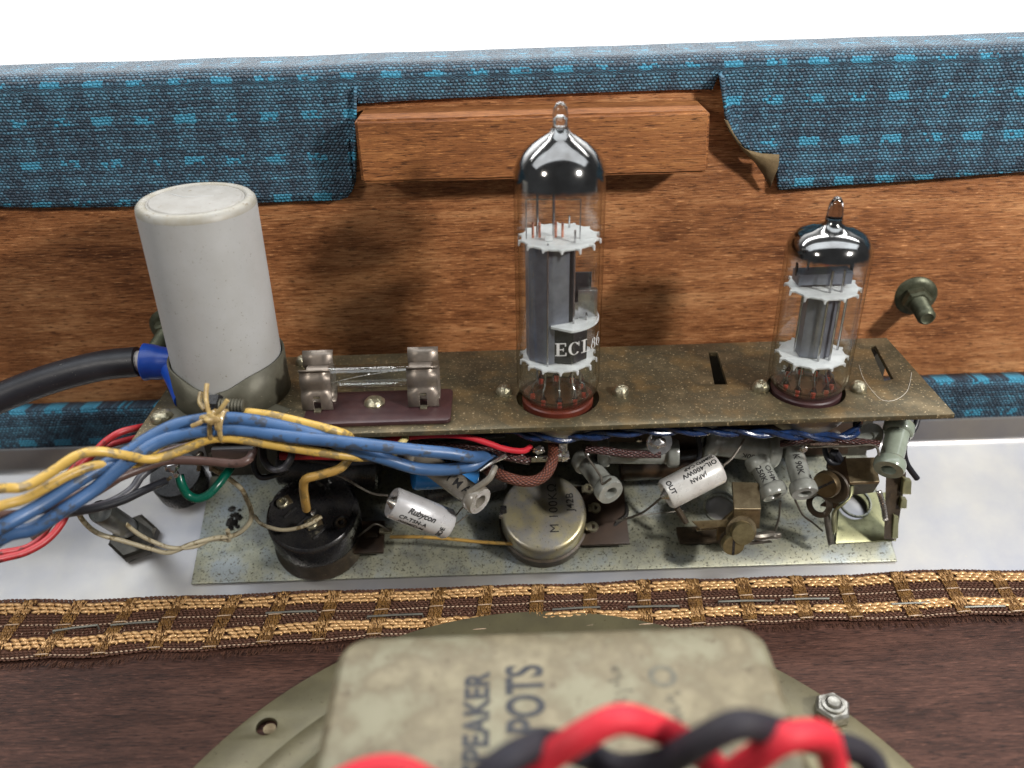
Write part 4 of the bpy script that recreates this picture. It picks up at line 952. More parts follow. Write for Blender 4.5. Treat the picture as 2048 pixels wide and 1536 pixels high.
# yellow
YR = 0.098
wire('yellow_wire', [(-100, 985, 12.0), (0, 977, 12.8), (50, 973, 13.1), (100, 946, 13.4), (150, 913, 13.7), (193, 903, 13.9), (240, 909, 14.1), (293, 918, 14.4), (333, 912, 14.6), (377, 895, 14.8), (417, 879, 14.95), (467, 877, 15.0), (546, 890, 15.1), (613, 901, 15.2), (679, 910, 15.3), (719, 915, 15.5), (760, 912, 16.0)], YR, WYEL, 'long yellow wire passing below the blue pair and the lacing knot')
wire('yellow_wire', [(-100, 1045, 12.0), (0, 1012, 12.8), (50, 998, 13.1), (100, 971, 13.4), (143, 948, 13.7), (187, 932, 14.0), (233, 929, 14.3), (277, 925, 14.6), (300, 905, 14.9), (330, 885, 15.3), (400, 850, 15.5), (470, 826, 15.45), (524, 828, 15.45), (569, 836, 15.45), (613, 847, 15.45), (657, 858, 15.45), (694, 870, 15.6), (706, 884, 16.2)], YR, WYEL, 'yellow wire coming out above the blue pair in front of the fuse board')
wire('yellow_wire', [(702, 905, 16.2), (697, 919, 16.0), (678, 938, 15.8), (640, 950, 15.7), (612, 958, 15.7), (607, 975, 15.8), (610, 1000, 15.9), (613, 1018, 16.1)], 0.105, WYELO, 'ochre wire dropping with a sharp bend to the black rotary switch')
wire('yellow_wire', [(826, 858, 17.2), (812, 875, 16.2), (798, 892, 15.9), (790, 905, 16.1)], 0.085, WYELP, 'short pale yellow wire end peeping out behind the blue wires under the fuse')
# brown, grey and black
wire('brown_wire', [(-80, 1045, 12.2), (0, 1032, 12.9), (50, 1027, 13.3), (110, 1010, 13.7), (170, 983, 14.1), (233, 957, 14.5), (290, 934, 14.9), (340, 921, 15.2), (417, 923, 15.3), (470, 927, 15.4), (495, 920, 15.5), (506, 902, 15.8), (509, 885, 16.2)], 0.098, WBRN, 'brown wire with a rounded bend beneath the lacing knot')
wire('brown_wire', [(60, 1075, 13.3), (150, 1012, 14.0), (220, 968, 14.6), (280, 930, 15.2), (330, 905, 15.5), (400, 885, 15.7)], 0.085, WBRN, 'dark brown wire running behind the blue pair on the left')
wire('black_wire', [(100, 1030, 13.6), (160, 1022, 14.2), (220, 1005, 14.8), (262, 980, 15.2), (285, 950, 15.5), (320, 925, 15.9)], 0.095, WGRY, 'grey wire curving up behind the brown wire at the far left')
wire('black_wire', [(125, 1024, 13.8), (180, 1019, 14.3), (240, 1003, 14.8), (290, 980, 15.3), (332, 962, 15.8)], 0.09, WBLK, 'shiny black wire running up to the big solder blob')
wire('black_wire', [(525, 895, 16.4), (528, 920, 16.1), (545, 938, 15.9), (568, 935, 15.9), (582, 915, 16.0), (585, 890, 16.4)], 0.085, WGRY, 'dark grey wire loop hanging left of the ochre wire')
wire('black_wire', [(508, 900, 17.0), (508, 935, 16.8), (522, 955, 16.7), (550, 950, 16.8), (575, 940, 17.0)], 0.07, WBLK, 'thin black wire loop behind the grey one')
wire('black_wire', [(1836, 835, 17.0), (1828, 858, 16.8), (1812, 880, 16.7), (1808, 905, 16.7), (1815, 930, 16.7), (1834, 957, 16.7)], 0.072, WBLK, 'thin black wire standing alone at the right end of the shelf')
# green
wire('green_wire', [(358, 950, 15.9), (363, 968, 15.8), (374, 988, 15.8), (393, 997, 15.8), (415, 990, 15.9), (435, 970, 16.1), (452, 948, 16.4), (466, 928, 16.8)], 0.105, WGRN, 'dark green wire bent in a U below the big solder blob')
# red
wire('red_wire', [(-60, 1135, 13.4), (0, 1118, 13.8), (50, 1105, 14.1), (95, 1079, 14.5), (127, 1040, 14.9), (143, 990, 15.3), (153, 945, 15.6), (187, 908, 15.9), (210, 884, 16.1), (240, 865, 16.3), (275, 856, 16.6), (310, 850, 17.2)], 0.082, WRED, 'front one of the two thin red wires looping at the lower left')
wire('red_wire', [(-60, 1118, 13.8), (0, 1106, 14.2), (60, 1092, 14.6), (98, 1052, 15.1), (122, 985, 15.6), (140, 945, 15.9), (175, 915, 16.2), (215, 892, 16.5), (270, 876, 17.0), (310, 868, 17.4)], 0.075, WRED, 'rear one of the two thin red wires looping at the lower left')
wire('red_wire', [(735, 888, 16.8), (780, 880, 16.4), (830, 873, 16.2), (880, 870, 16.1), (930, 873, 16.1), (975, 886, 16.1), (1010, 898, 16.15), (1045, 902, 16.3), (1062, 894, 16.5)], 0.072, WREDF, 'clean bright red wire running under the shelf edge to the socket tags')
wire('red_wire', [(560, 912, 17.3), (640, 912, 17.3), (720, 914, 17.3)], 0.1, WRED, 'dark red wire in the shade behind the lower yellow wire')
# cream
wire('cream_wire', [(150, 1008, 16.2), (165, 1040, 16.2), (195, 1066, 16.3), (240, 1080, 16.4), (300, 1097, 16.5), (338, 1105, 16.5), (383, 1088, 16.6), (430, 1076, 16.7), (470, 1070, 16.8), (497, 1048, 16.9), (503, 1025, 17.0), (492, 995, 17.0), (480, 975, 16.9), (450, 952, 16.7), (424, 937, 16.5)], 0.062, WWHT, 'cream wire making a long loop from the lamp holder over the plate corner')
wire('cream_wire', [(219, 1020, 16.2), (245, 1042, 16.2), (275, 1067, 16.3), (310, 1085, 16.4), (345, 1096, 16.5), (390, 1093, 16.6), (420, 1080, 16.7), (445, 1078, 16.8), (458, 1080, 16.8), (455, 1060, 16.7)], 0.055, WWHT, 'thin cream wire ending in a free stub beside the burnt spot')
wire('cream_wire', [(508, 1030, 17.0), (520, 1046, 16.9), (540, 1055, 16.6), (566, 1060, 16.4), (596, 1056, 16.25), (622, 1046, 16.2), (643, 1033, 16.3)], 0.05, WWHT, 'cream wire soldered to the front tag of the rotary switch')
# braided sleevings
def braid(pts, r, m, label):
    return wire('braided_sleeve', pts, r, m, label, 'sleeving', None, 14, 8)
braid([(975, 940, 16.2), (990, 945, 16.0), (1012, 954, 15.7), (1040, 962, 15.6), (1068, 962, 15.6), (1090, 950, 15.7), (1103, 928, 15.9), (1107, 904, 16.3), (1106, 885, 16.8)], 0.128, BRAIDB, 'thick red-brown braided sleeve curving over the round pot')
braid([(800, 885, 16.9), (860, 890, 16.7), (920, 897, 16.6), (980, 905, 16.5), (1030, 915, 16.4), (1058, 920, 16.5)], 0.12, BRAIDD, 'dark glossy braided sleeve below the bright red wire')
braid([(1172, 898, 16.8), (1210, 902, 16.7), (1260, 908, 16.6), (1322, 908, 16.5)], 0.1, BRAIDD, 'dark braided sleeve ending at the white solder tag in the middle')
braid([(1560, 888, 17.0), (1640, 878, 16.8), (1700, 882, 16.6), (1758, 888, 16.5)], 0.09, BRAIDD, 'dark braided sleeve near the greenish resistor on the right')
# twisted heater pair
def twist(path, r, pitch, ph):
    P = crom([PY(a, b, c) for a, b, c in path], 14); out = []; L = 0
    for i, p in enumerate(P):
        if i: L += (P[i] - P[i - 1]).length
        d = (P[min(i + 1, len(P) - 1)] - P[max(i - 1, 0)]).normalized(); u = V((0, 0, 1)); u = (u - d * u.dot(d)).normalized(); s = d.cross(u)
        a = 2 * math.pi * L / pitch + ph; out.append(p + (u * math.cos(a) + s * math.sin(a)) * r)
    return out
path = [(960, 850, 16.9), (1010, 856, 16.6), (1060, 870, 16.3), (1110, 876, 16.2), (1160, 874, 16.2), (1220, 868, 16.2), (1290, 862, 16.2), (1380, 862, 16.2), (1460, 864, 16.2), (1540, 867, 16.2), (1620, 872, 16.2), (1680, 874, 16.2), (1712, 862, 16.3), (1716, 845, 16.6)]
for ph, lb in ((0, 'dark blue lacquered wire of the twisted pair, the strand that starts on top'), (math.pi, 'dark blue lacquered wire of the twisted pair, the strand that starts below')):
    P = twist(path, 0.062, 1.5, ph); bm = bmesh.new(); tube(bm, P, 0.066, 10, 1, smooth=False); o = obj('heater_wire', bm, TWBLUE, origin=P[0]); tag(o, lb, 'wire', 'twisted blue pair under the shelf')
# lacing
lc = thing('lacing_cord', PY(430, 845, 14.9), 'waxed yellowish lacing cord knotted round the blue wires', 'cord')
for dx in (0, 20):
    bm = bmesh.new(); pts = []
    C0 = PY(428 + dx, 849, 15.12)
    for k in range(25):
        a = 2 * math.pi * k / 24; pts.append(C0 + V((0.03 * math.sin(a) + 0.05 * math.cos(a), 0.24 * math.sin(a), 0.34 * math.cos(a) - 0.04)))
    tube(bm, pts, 0.055, 8, 1, smooth=False); obj('cord_turn', bm, LACE, lc)
bm = bmesh.new(); blob(bm, PY(425, 838, 14.75), 0.13, (1.3, 0.8, 0.9), 0.5, 3, 2); blob(bm, PY(436, 852, 14.72), 0.1, (0.8, 0.8, 1.3), 0.4, 3, 5); blob(bm, PY(412, 836, 14.8), 0.09, (1.5, 0.8, 0.8), 0.4, 3, 8); obj('knot', bm, LACE, lc)
for pts in ([(420, 832, 14.8), (414, 812, 14.9), (412, 790, 15.1), (414, 768, 15.3)], [(430, 830, 14.8), (442, 818, 14.75), (455, 800, 14.8)], [(412, 838, 14.8), (398, 846, 14.7), (384, 852, 14.7)], [(410, 820, 14.9), (400, 805, 15.1), (402, 785, 15.3)]):
    bm = bmesh.new(); tube(bm, [PY(*p) for p in pts], 0.05, 8, 5); obj('cord_end', bm, LACE, lc)
# dust fibre on the shelf
def hair(pts, label, z=ZP + 0.01):
    P = [PZ(a, b, z) for a, b in pts]; bm = bmesh.new(); tube(bm, P, 0.004, 5, 8); o = obj('dust_fibre', bm, FIBRE, origin=P[0]); tag(o, label, 'fibre')
hair([(1718, 730), (1726, 755), (1745, 782), (1765, 800), (1790, 800), (1812, 785), (1820, 765), (1823, 745)], 'fine pale hair curled on the shelf right of the short valve')
hair([(700, 1040), (712, 1046)], 'tiny pale fibre on the black switch', 2.5) if False else None
# ================================================================== COMPONENTS UNDER THE SHELF
def axis_frame(A, B): return frame(A, B - A, (0, 0, 1))
def resistor(A, B, r, m, label, words=None, grp='ceramic resistors'):
    t = thing('ceramic_resistor', A, label, 'resistor', grp); L = (B - A).length; M = axis_frame(A, B); f = r * 1.32
    bm = bmesh.new()
    lathe(bm, [(r * 0.45, 0.04), (r * 0.5, 0), (f * 0.9, 0), (f, 0.05), (f, 0.22), (f * 0.93, 0.28), (r * 1.02, 0.30), (r, 0.34), (r, L - 0.34), (r * 1.02, L - 0.30), (f * 0.93, L - 0.28), (f, L - 0.22), (f, L - 0.06), (f * 0.93, L), (r * 0.62, L), (r * 0.55, L - 0.05), (r * 0.5, L - 0.5), (0, L - 0.5)], M, 40)
    obj('ceramic_body', bm, m, t, angle=50)
    bm = bmesh.new(); lathe(bm, [(r * 0.49, L - 0.3), (0, L - 0.3)], M, 20); obj('bore', bm, BAKBLK, t)
    for (s, size, x0, th, flip) in (words or []):
        ax = (B - A).normalized(); S = A
        if flip: ax = -ax; S = B
        bm = text_bm(s, size, cyl_fn(S, ax, r, th, x0), 0.004); obj('marking', bm, INK, t, angle=0)
    return t, M, L
def tinlead(pts, r, parent, m=None, name='lead'):
    bm = bmesh.new(); tube(bm, [PY(*p) for p in pts], r, 8, 6); return obj(name, bm, m or LEAD, parent)
# "MA" resistor left of the pot
A = PY(826, 905, 17.3); B = PY(961, 1003, 15.7); t, M, L = resistor(A, B, RP(23, B), CERAMD, 'taupe ceramic tube resistor marked MA lying against the blue capacitor', [('1 M A', 0.3, 1.35, 0.25, False)])
tinlead([(938, 985, 15.7), (975, 960, 15.7), (985, 945, 15.8), (990, 935, 16.0)], 0.08, t, CERAMD, 'solder_neck')
tinlead([(905, 1040, 16.6), (925, 1015, 16.4), (940, 1000, 16.2)], 0.02, t)
# one to the right of the pot
A = PY(1165, 915, 17.6); B = PY(1222, 986, 16.3); t, M, L = resistor(A, B, RP(22, B), CERAM, 'grey ceramic resistor pointing down beside the pot terminals')
tinlead([(1166, 890, 17), (1172, 910, 16.7), (1190, 935, 16.4), (1202, 955, 16.3), (1205, 968, 16.2), (1222, 957, 16.15)], 0.03, t)
# horizontal one behind the dark sleeve
A = PY(1195, 906, 17.4); B = PY(1357, 906, 17.2); t, M, L = resistor(A, B, RP(22, B), CERAM, 'grey ceramic resistor lying level behind the dark braided sleeve')
# K250K
A = PY(1408, 882, 17.6); B = PY(1552, 903, 17.6); resistor(A, B, RP(26, B), CERAM, 'level ceramic resistor marked K250K in the shade above the oil capacitor', [('K 250K', 0.2, 0.35, -0.5, True)])
# OHM
A = PY(1512, 915, 17.5); B = PY(1551, 992, 16.6); t, M, L = resistor(A, B, RP(21, B), CERAM, 'grey ceramic resistor marked OHM standing right of the brass bracket', [('1 OHM', 0.2, 0.2, -0.35, False), ('250K', 0.2, 0.3, 0.5, False)])
tinlead([(1561, 1002, 16.8), (1558, 1035, 16.9), (1552, 1055, 16.9), (1548, 1075, 16.9)], 0.03, t)
# K90K
A = PY(1580, 880, 17.8); B = PY(1610, 988, 16.4); t, M, L = resistor(A, B, RP(21, B), CERAM, 'grey ceramic resistor marked K90K between the two brass brackets', [('K 90K', 0.22, 0.55, 0.1, False)])
tinlead([(1590, 1000, 16.6), (1606, 1030, 16.7), (1625, 1045, 16.7), (1645, 1062, 16.8)], 0.028, t)
# greenish right
A = PY(1800, 848, 17.0); B = PY(1777, 940, 15.9); t, M, L = resistor(A, B, RP(23, B), CERAMG, 'greenish ceramic resistor with a wide open end, rightmost under the shelf')
tinlead([(1600, 893, 17.1), (1640, 893, 16.6), (1700, 893, 16.3), (1740, 890, 16.1), (1754, 896, 16.0), (1758, 912, 15.9)], 0.03, t)
# dark extra resistor / tag behind
A = PY(1720, 870, 17.8); B = PY(1768, 868, 17.3); t = thing('lilac_tag', A, 'round lilac-grey tag beside the top of the greenish resistor', 'solder tag')
bm = bmesh.new(); lathe(bm, [(0, 0), (0.33, 0), (0.35, 0.05), (0.12, 0.08), (0.1, 0.03), (0, 0.03)], frame(PY(1737, 872, 16.9), (0.1, -1, 0.2)), 28); obj('tag_disc', bm, CERAM, t)
# ---- axial capacitors
def axial(A, B, r, m, label, words, name='axial_capacitor'):
    t = thing(name, A, label, 'capacitor'); L = (B - A).length; M = axis_frame(A, B); bm = bmesh.new()
    lathe(bm, [(0, 0.06), (r * 0.62, 0.06), (r * 0.74, 0.0), (r * 0.9, 0.0), (r, 0.05), (r, L - 0.05), (r * 0.9, L), (r * 0.74, L), (r * 0.62, L - 0.06), (0, L - 0.06)], M, 40); obj('sleeve', bm, m, t, angle=50)
    bm = bmesh.new(); lathe(bm, [(r * 0.5, 0.07), (r * 0.3, -0.02), (0.05, -0.12), (0, -0.12)], M, 20); obj('end_seal', bm, TINNED, t); bm = bmesh.new(); lathe(bm, [(r * 0.5, L - 0.07), (r * 0.3, L + 0.02), (0.05, L + 0.12), (0, L + 0.12)], M, 20); obj('end_seal', bm, TINNED, t)
    for (s, size, x0, th, flip, kw) in words:
        ax = (B - A).normalized(); S = A
        if flip: ax = -ax; S = B
        bm = text_bm(s, size, cyl_fn(S, ax, r, th, x0), **kw); obj('printing', bm, INK, t, angle=0)
    return t
A = PY(783, 1004, 15.7); B = PY(898, 1049, 15.9); r = RP(32, A)
t = axial(A, B, r, SILV, 'silvery capacitor printed Rubycon CP-TSN-A beside the black switch', [('Rubycon', 0.20, 0.33, 0.25, False, dict(shear=0.35, bold=0.007)), ('CP-TSN-A', 0.145, 0.20, 0.78, False, dict(bold=0.005, spacing=1.15)), ('.005MFD M', 0.145, 0.22, 1.22, False, dict(bold=0.004))])
ax = (B - A).normalized(); y_ = (CAM - A); y_ = (y_ - ax * y_.dot(ax)).normalized(); z_ = ax.cross(y_)
def side_fn(tx, ty):
    a = 1.15 - tx / r; return A + ax * (1.30 + ty) + (y_ * math.cos(a) + z_ * math.sin(a)) * (r + 0.004)
bm = text_bm('SIDE', 0.16, lambda x, y: side_fn(x, -y + 0.0) if False else side_fn(x, y * -1 + 0.05), 0.005); bmesh.ops.reverse_faces(bm, faces=bm.faces); obj('printing', bm, INK, t, angle=0)
tinlead([(775, 991, 15.8), (745, 987, 16.0), (715, 972, 16.2), (690, 957, 16.5), (660, 945, 16.8)], 0.028, t)
tinlead([(900, 1046, 16.0), (905, 1052, 16.2), (935, 1030, 16.5)], 0.02, t)
A = PY(1438, 935, 16.4); B = PY(1331, 990, 16.0); r = RP(32, B)
t = axial(A, B, r, CREAMS, 'pale grey oil capacitor printed OIL-400WV JAPAN tilted left of the brass bracket', [('OIL-400WV', 0.165, 0.06, 0.62, False, dict(bold=0.005, spacing=1.1)), ('JAPAN', 0.14, 0.42, 0.12, False, dict(bold=0.005, spacing=1.1)), ('20MFD CAP', 0.15, 0.05, 1.05, False, dict(bold=0.004))])
ax2 = (B - A).normalized(); y2 = (CAM - A); y2 = (y2 - ax2 * y2.dot(ax2)).normalized(); z2 = ax2.cross(y2); A2 = A.copy(); L2 = (B - A).length; r2 = r
bm = text_bm('OUT', 0.17, lambda x, y: A2 + ax2 * (L2 - 0.24 + y) + (y2 * math.cos(0.25 + x / r2) + z2 * math.sin(0.25 + x / r2)) * (r2 + 0.004) if False else A2 + ax2 * (L2 - 0.08 - y) + (y2 * math.cos(-0.15 - x / r2 + 0.9) + z2 * math.sin(-0.15 - x / r2 + 0.9)) * (r2 + 0.004), 0.005)
obj('printing', bm, INK, t, angle=0)
tinlead([(1447, 930, 16.4), (1462, 918, 16.5), (1478, 896, 16.7), (1489, 878, 16.9)], 0.032, t)
tinlead([(1322, 996, 16.1), (1308, 1008, 16.4), (1285, 1025, 16.7), (1255, 1037, 16.9), (1232, 1042, 17.0)], 0.03, t)
# ---- blue capacitor
A = PY(950, 938, 17.6); B = PY(826, 944, 17.2); r = RP(37, B); bc = thing('blue_capacitor', A, 'bright blue electrolytic capacitor printed +85 under the blue wires', 'capacitor')
M = axis_frame(A, B); L = (B - A).length; bm = bmesh.new(); lathe(bm, [(0, 0), (r * 0.9, 0), (r, 0.06), (r, L - 0.06), (r * 0.92, L), (0, L)], M, 40); obj('blue_can', bm, BLUECAP, bc, angle=50)
bm = text_bm('~ +85\u00b0C', 0.17, cyl_fn(A, (B - A), r, 0.0, L - 1.05), 0.004, 1.1); obj('printing', bm, INK, bc, angle=0)
bm = text_bm('Jackoo', 0.23, cyl_fn(A, (B - A), r, 0.62, L - 1.3), 0.02, 0.95); obj('printing', bm, INK, bc, angle=0)
# ================================================================== POT, SWITCH, LAMP
def pot_frame(px, py, h):
    p = PS(px, py, h); f = PS(px, py, h) - PN * h; return p, f
hP = 1.15; c0, f0 = pot_frame(1087, 1022, hP); rp_ = RP(86, c0); M = frame(f0, PN)
pt_ = thing('potentiometer', f0, 'round gold passivated pot stamped M 100K and J42B', 'potentiometer')
bm = bmesh.new(); lathe(bm, [(rp_ * 0.3, 0.14), (rp_, 0.14), (rp_, hP - 0.34), (rp_ * 1.0, hP - 0.14), (rp_ * 0.985, hP - 0.06), (rp_ * 0.94, hP - 0.015), (rp_ * 0.88, hP), (0, hP)], M, 72); obj('cover', bm, POTM, pt_, angle=50)
bm = bmesh.new(); lathe(bm, [(rp_ * 0.8, 0.15), (rp_ * 1.04, 0.16), (rp_ * 1.05, hP - 0.62), (rp_ * 0.98, hP - 0.58)], M, 60); obj('grimy_skirt', bm, GRIMEB, pt_, angle=50)
bm = bmesh.new(); p = M @ V((-rp_ * 0.93, 0.06, hP - 0.03)); box(bm, p, (0.17, 0.2, 0.2), bev=0.03); obj('crimp_notch', bm, BAKBLK, pt_)
bm = bmesh.new(); p = M @ V((-rp_ * 0.99, -0.05, hP - 0.08)); box(bm, p, (0.1, 0.14, 0.12), bev=0.02); obj('crimp_lug', bm, TINNED, pt_)
O = PS(1118, 1066, hP); bm = text_bm('M 100K\u03a9', 0.33, plane_fn(O, PUP, V((-1, 0, 0)), 0.006), 0.0, 1.08); obj('marking', bm, INK, pt_, angle=0)
O = PS(1148, 1022, hP); bm = text_bm('J42B', 0.27, plane_fn(O, PUP, V((-1, 0, 0)), 0.006), 0.003, 1.05); obj('marking', bm, INK, pt_, angle=0)
bm = bmesh.new(); p = PS(1196, 1030, 0.45); box(bm, V((0, 0, 0)), (1.5, 1.7, 0.12), frame(p, PN), 0.03); obj('terminal_strip', bm, PHEN, pt_)
for (a, b) in ((1177, 978), (1190, 1016), (1185, 1054)):
    bm = bmesh.new(); p = PS(a, b, 0.72); lathe(bm, [(0.065, 0.02), (0.07, -0.05), (0.14, -0.05), (0.155, 0), (0.14, 0.05), (0.07, 0.05)], frame(p, PN), 20, closed=True); box(bm, V((-0.1, 0, -0.0)), (0.16, 0.2, 0.07), frame(p, PN), 0.02); obj('terminal', bm, SCREW, pt_)
bm = bmesh.new(); tube(bm, [PS(1222, 1062, 0.4), PS(1235, 1045, 0.5), PS(1252, 1030, 0.5), PS(1250, 1008, 0.45), PS(1236, 1000, 0.4)], 0.06, 8, 5); obj('charred_sleeve', bm, CHAR, pt_)
wire('yellow_wire', [(780, 1074, 16.9), (840, 1074, 16.9), (900, 1078, 16.9), (960, 1084, 16.85), (1025, 1088, 16.8)], 0.045, WYELO, 'grimy yellow wire lying on the plate between switch and pot')
# rotary switch
hS = 1.45; c0, f0 = pot_frame(624, 1022, hS); rs_ = RP(92, c0); M = frame(f0, V((0.02, -0.34, 0.94))); 
f0 = c0 - V((0.02, -0.34, 0.94)).normalized() * hS; M = frame(f0, V((0.02, -0.34, 0.94)))
sw = thing('rotary_switch', f0, 'round black bakelite switch with brass eyelets left of the silver capacitor', 'switch')
bm = bmesh.new(); lathe(bm, [(rs_ * 0.98, hS * 0.42), (rs_ * 1.0, hS * 0.5), (rs_, hS - 0.1), (rs_ * 0.97, hS - 0.03), (rs_ * 0.93, hS), (rs_ * 0.90, hS - 0.035), (0, hS - 0.035)], M, 72); obj('cap', bm, BAKBLK, sw, angle=50)
bm = bmesh.new(); lathe(bm, [(rs_ * 0.3, 0.0), (rs_ * 1.03, 0.0), (rs_ * 1.04, 0.1), (rs_ * 0.97, hS * 0.3), (rs_ * 0.99, hS * 0.44)], M, 60); obj('metal_body', bm, GRIMEB, sw, angle=50)
def onsw(px, py): # point on the switch face
    d = ray(px, py); nrm = M.col[2].to_3d(); o = M @ V((0, 0, hS - 0.03)); return CAM + d * ((o - CAM).dot(nrm) / d.dot(nrm))
nS = M.col[2].to_3d()
for (a, b, sz, ang) in ((566, 1008, 0.30, 0.6), (624, 1050, 0.34, 0.55)):
    p = onsw(a, b); Mq = frame(p, nS) @ Matrix.Rotation(ang, 4, 'Z')
    bm = bmesh.new(); box(bm, V((0.06, 0.03, 0.02)), (sz * 1.15, sz * 0.95, 0.04), Mq, 0.012); obj('brass_tag', bm, BRASS, sw)
    bm = bmesh.new(); lathe(bm, [(0.06, 0.06), (0.07, 0.11), (0.12, 0.12), (0.15, 0.09), (0.16, 0.03)], Mq, 24); lathe(bm, [(0.065, 0.07), (0, 0.07)], Mq, 16); obj('eyelet', bm, SCREW, sw)
p = onsw(683, 1046); bm = bmesh.new(); Mq = frame(p, nS); lathe(bm, [(0.07, 0.02), (0.08, 0.06), (0.13, 0.06), (0.15, 0.0)], Mq, 24); obj('rivet', bm, GRIMEB, sw)
bm = bmesh.new(); lathe(bm, [(0.2, -0.01), (0.21, 0.03), (0.24, 0.03), (0.25, -0.01)], Mq, 28, a0=0.6, a1=3.9); obj('moulded_ring', bm, BAKBLK, sw)
for a, b in (((540, 1010), (557, 990)), ((568, 1035), (592, 1015)), ((594, 1052), (616, 1033)), ((627, 1078), (650, 1055)), ((700, 1035), (712, 1000)), ((585, 985), (600, 972))):
    bm = bmesh.new(); tube(bm, [onsw(*a), onsw(*b)], 0.035, 8, smooth=False); obj('moulded_rib', bm, BAKBLK, sw)
bm = bmesh.new(); blob(bm, onsw(648, 968) + V((0, 0, 0.1)), 0.16, (1.3, 1, 0.8), 0.6, 3, 3); blob(bm, onsw(657, 975) + V((0, 0, 0.1)), 0.12, (0.7, 1.4, 0.8), 0.6, 3, 6); obj('solder_joint', bm, mat('dark_solder', (0.09, 0.09, 0.085), (0.04, 0.04, 0.04), 0.22, 0.9, scale=6, bmp=0.5), sw)
bm = bmesh.new(); blob(bm, onsw(628, 1028) + nS * 0.1, 0.075, (1, 1.5, 0.8), 0.3); obj('solder_joint', bm, SOLDER, sw)
for (px, py) in ((742, 1070), (772, 1062)):
    bm = bmesh.new(); box(bm, V((0, 0, 0)), (0.34, 0.16, 0.1), frame(PS(px, py, 0.55), PN), 0.03); obj('side_terminal', bm, SCREW if px > 760 else GRIMEB, sw)
bm = bmesh.new(); box(bm, V((0, 0, 0)), (0.9, 0.9, 0.14), frame(PS(735, 1075, 0.4), PN), 0.04); obj('side_wafer', bm, PHEN, sw)
# second dark body behind the switch
c1 = PS(640, 985, 0.3) ; cb = thing('shaded_capacitor', c1, 'black cylindrical part in deep shade behind the rotary switch', 'capacitor')
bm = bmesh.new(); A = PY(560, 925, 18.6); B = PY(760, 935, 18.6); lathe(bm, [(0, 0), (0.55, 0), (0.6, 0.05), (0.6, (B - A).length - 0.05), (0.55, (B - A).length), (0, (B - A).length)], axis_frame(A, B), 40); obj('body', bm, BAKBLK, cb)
# round black switch at left
c0 = PS(350, 948, 0.7); f0 = PS(350, 948, 0.7) - PN * 0.7; ls = thing('round_black_socket', f0, 'round black socket with a large solder blob, left of the plate corner', 'socket'); M = frame(f0, PN); r = RP(52, c0)
bm = bmesh.new(); lathe(bm, [(r, 0), (r, 0.62), (r * 0.95, 0.7), (0, 0.7)], M, 48); obj('body', bm, BAKBLK, ls, angle=50)
bm = bmesh.new(); blob(bm, PY(344, 934, 15.75), 0.14, (1.2, 0.9, 0.9), 0.3, 3, 4); blob(bm, PY(352, 948, 15.8), 0.08, (0.8, 0.8, 1.4), 0.2, 3, 1); obj('solder_blob', bm, SOLDER, ls)
for px in (400, 425):
    bm = bmesh.new(); tube(bm, [PY(px, 905, 16.4), PY(px - 3, 940, 16.5)], 0.05, 8, smooth=False); blob(bm, PY(px, 910, 16.3), 0.09); obj('lug', bm, LEAD, ls)
bm = bmesh.new(); tube(bm, [PY(333, 962, 15.8), PY(341, 955, 15.75)], 0.04, 8, smooth=False); obj('copper_strands', bm, BRASS, ls)
# lamp holder, left
f0 = PS(292, 1080, 0.0); ph = thing('lamp_holder', f0, 'grey metal lamp holder tube on a dark square nut at the lower left', 'lamp holder')
tipp = PY(200, 1022, 15.55); ax = (tipp - f0); L = ax.length; M = frame(f0, ax)
bm = bmesh.new(); r = 0.26
for v in (0,):
    lathe(bm, [(r, 0), (r, L * 0.55), (r * 1.06, L * 0.57), (r * 1.06, L * 0.98), (r * 0.98, L), (r * 0.9, L - 0.03), (r * 0.85, L - 0.25), (0, L - 0.25)], M, 40)
LAMPM = mat('grey_holder_metal', (0.13, 0.135, 0.125), (0.08, 0.08, 0.075), 0.35, 0.7, scale=3)
obj('metal_tube', bm, LAMPM, ph, angle=40)
bm = bmesh.new(); pr = []; z = 0.1
while z < L * 0.45: pr += [(r * 0.98, z), (r * 1.08, z + 0.03)]; z += 0.06
lathe(bm, pr, M, 32); obj('thread', bm, LAMPM, ph, angle=60)
NUTD = mat('blackened_nut', (0.06, 0.055, 0.045), (0.03, 0.028, 0.022), 0.35, 0.6, scale=3, speck=(0.2, 0.18, 0.14), speck_amt=0.33)
bm = bmesh.new(); lathe(bm, [(0.3, 0), (0.62, 0), (0.64, 0.05), (0.64, 0.28), (0.56, 0.34), (0.2, 0.36)], frame(f0 - V((0.25, 0, 0)), PN) @ Matrix.Rotation(0.35, 4, 'Z'), 6); obj('nut', bm, NUTD, ph, angle=20)
# burnt spot on plate
bm = bmesh.new(); random.seed(3)
for k in range(16): p = PS(468 + random.uniform(-12, 14), 1036 + random.uniform(-20, 20), 0.12); blob(bm, p, random.uniform(0.04, 0.11), (1, 1, 0.4), 0.5, 2, k)
o = obj('burnt_spot', bm, CHAR, origin=PS(468, 1036, 0.12)); tag(o, 'crusty black burnt flux spot on the base plate', 'residue')
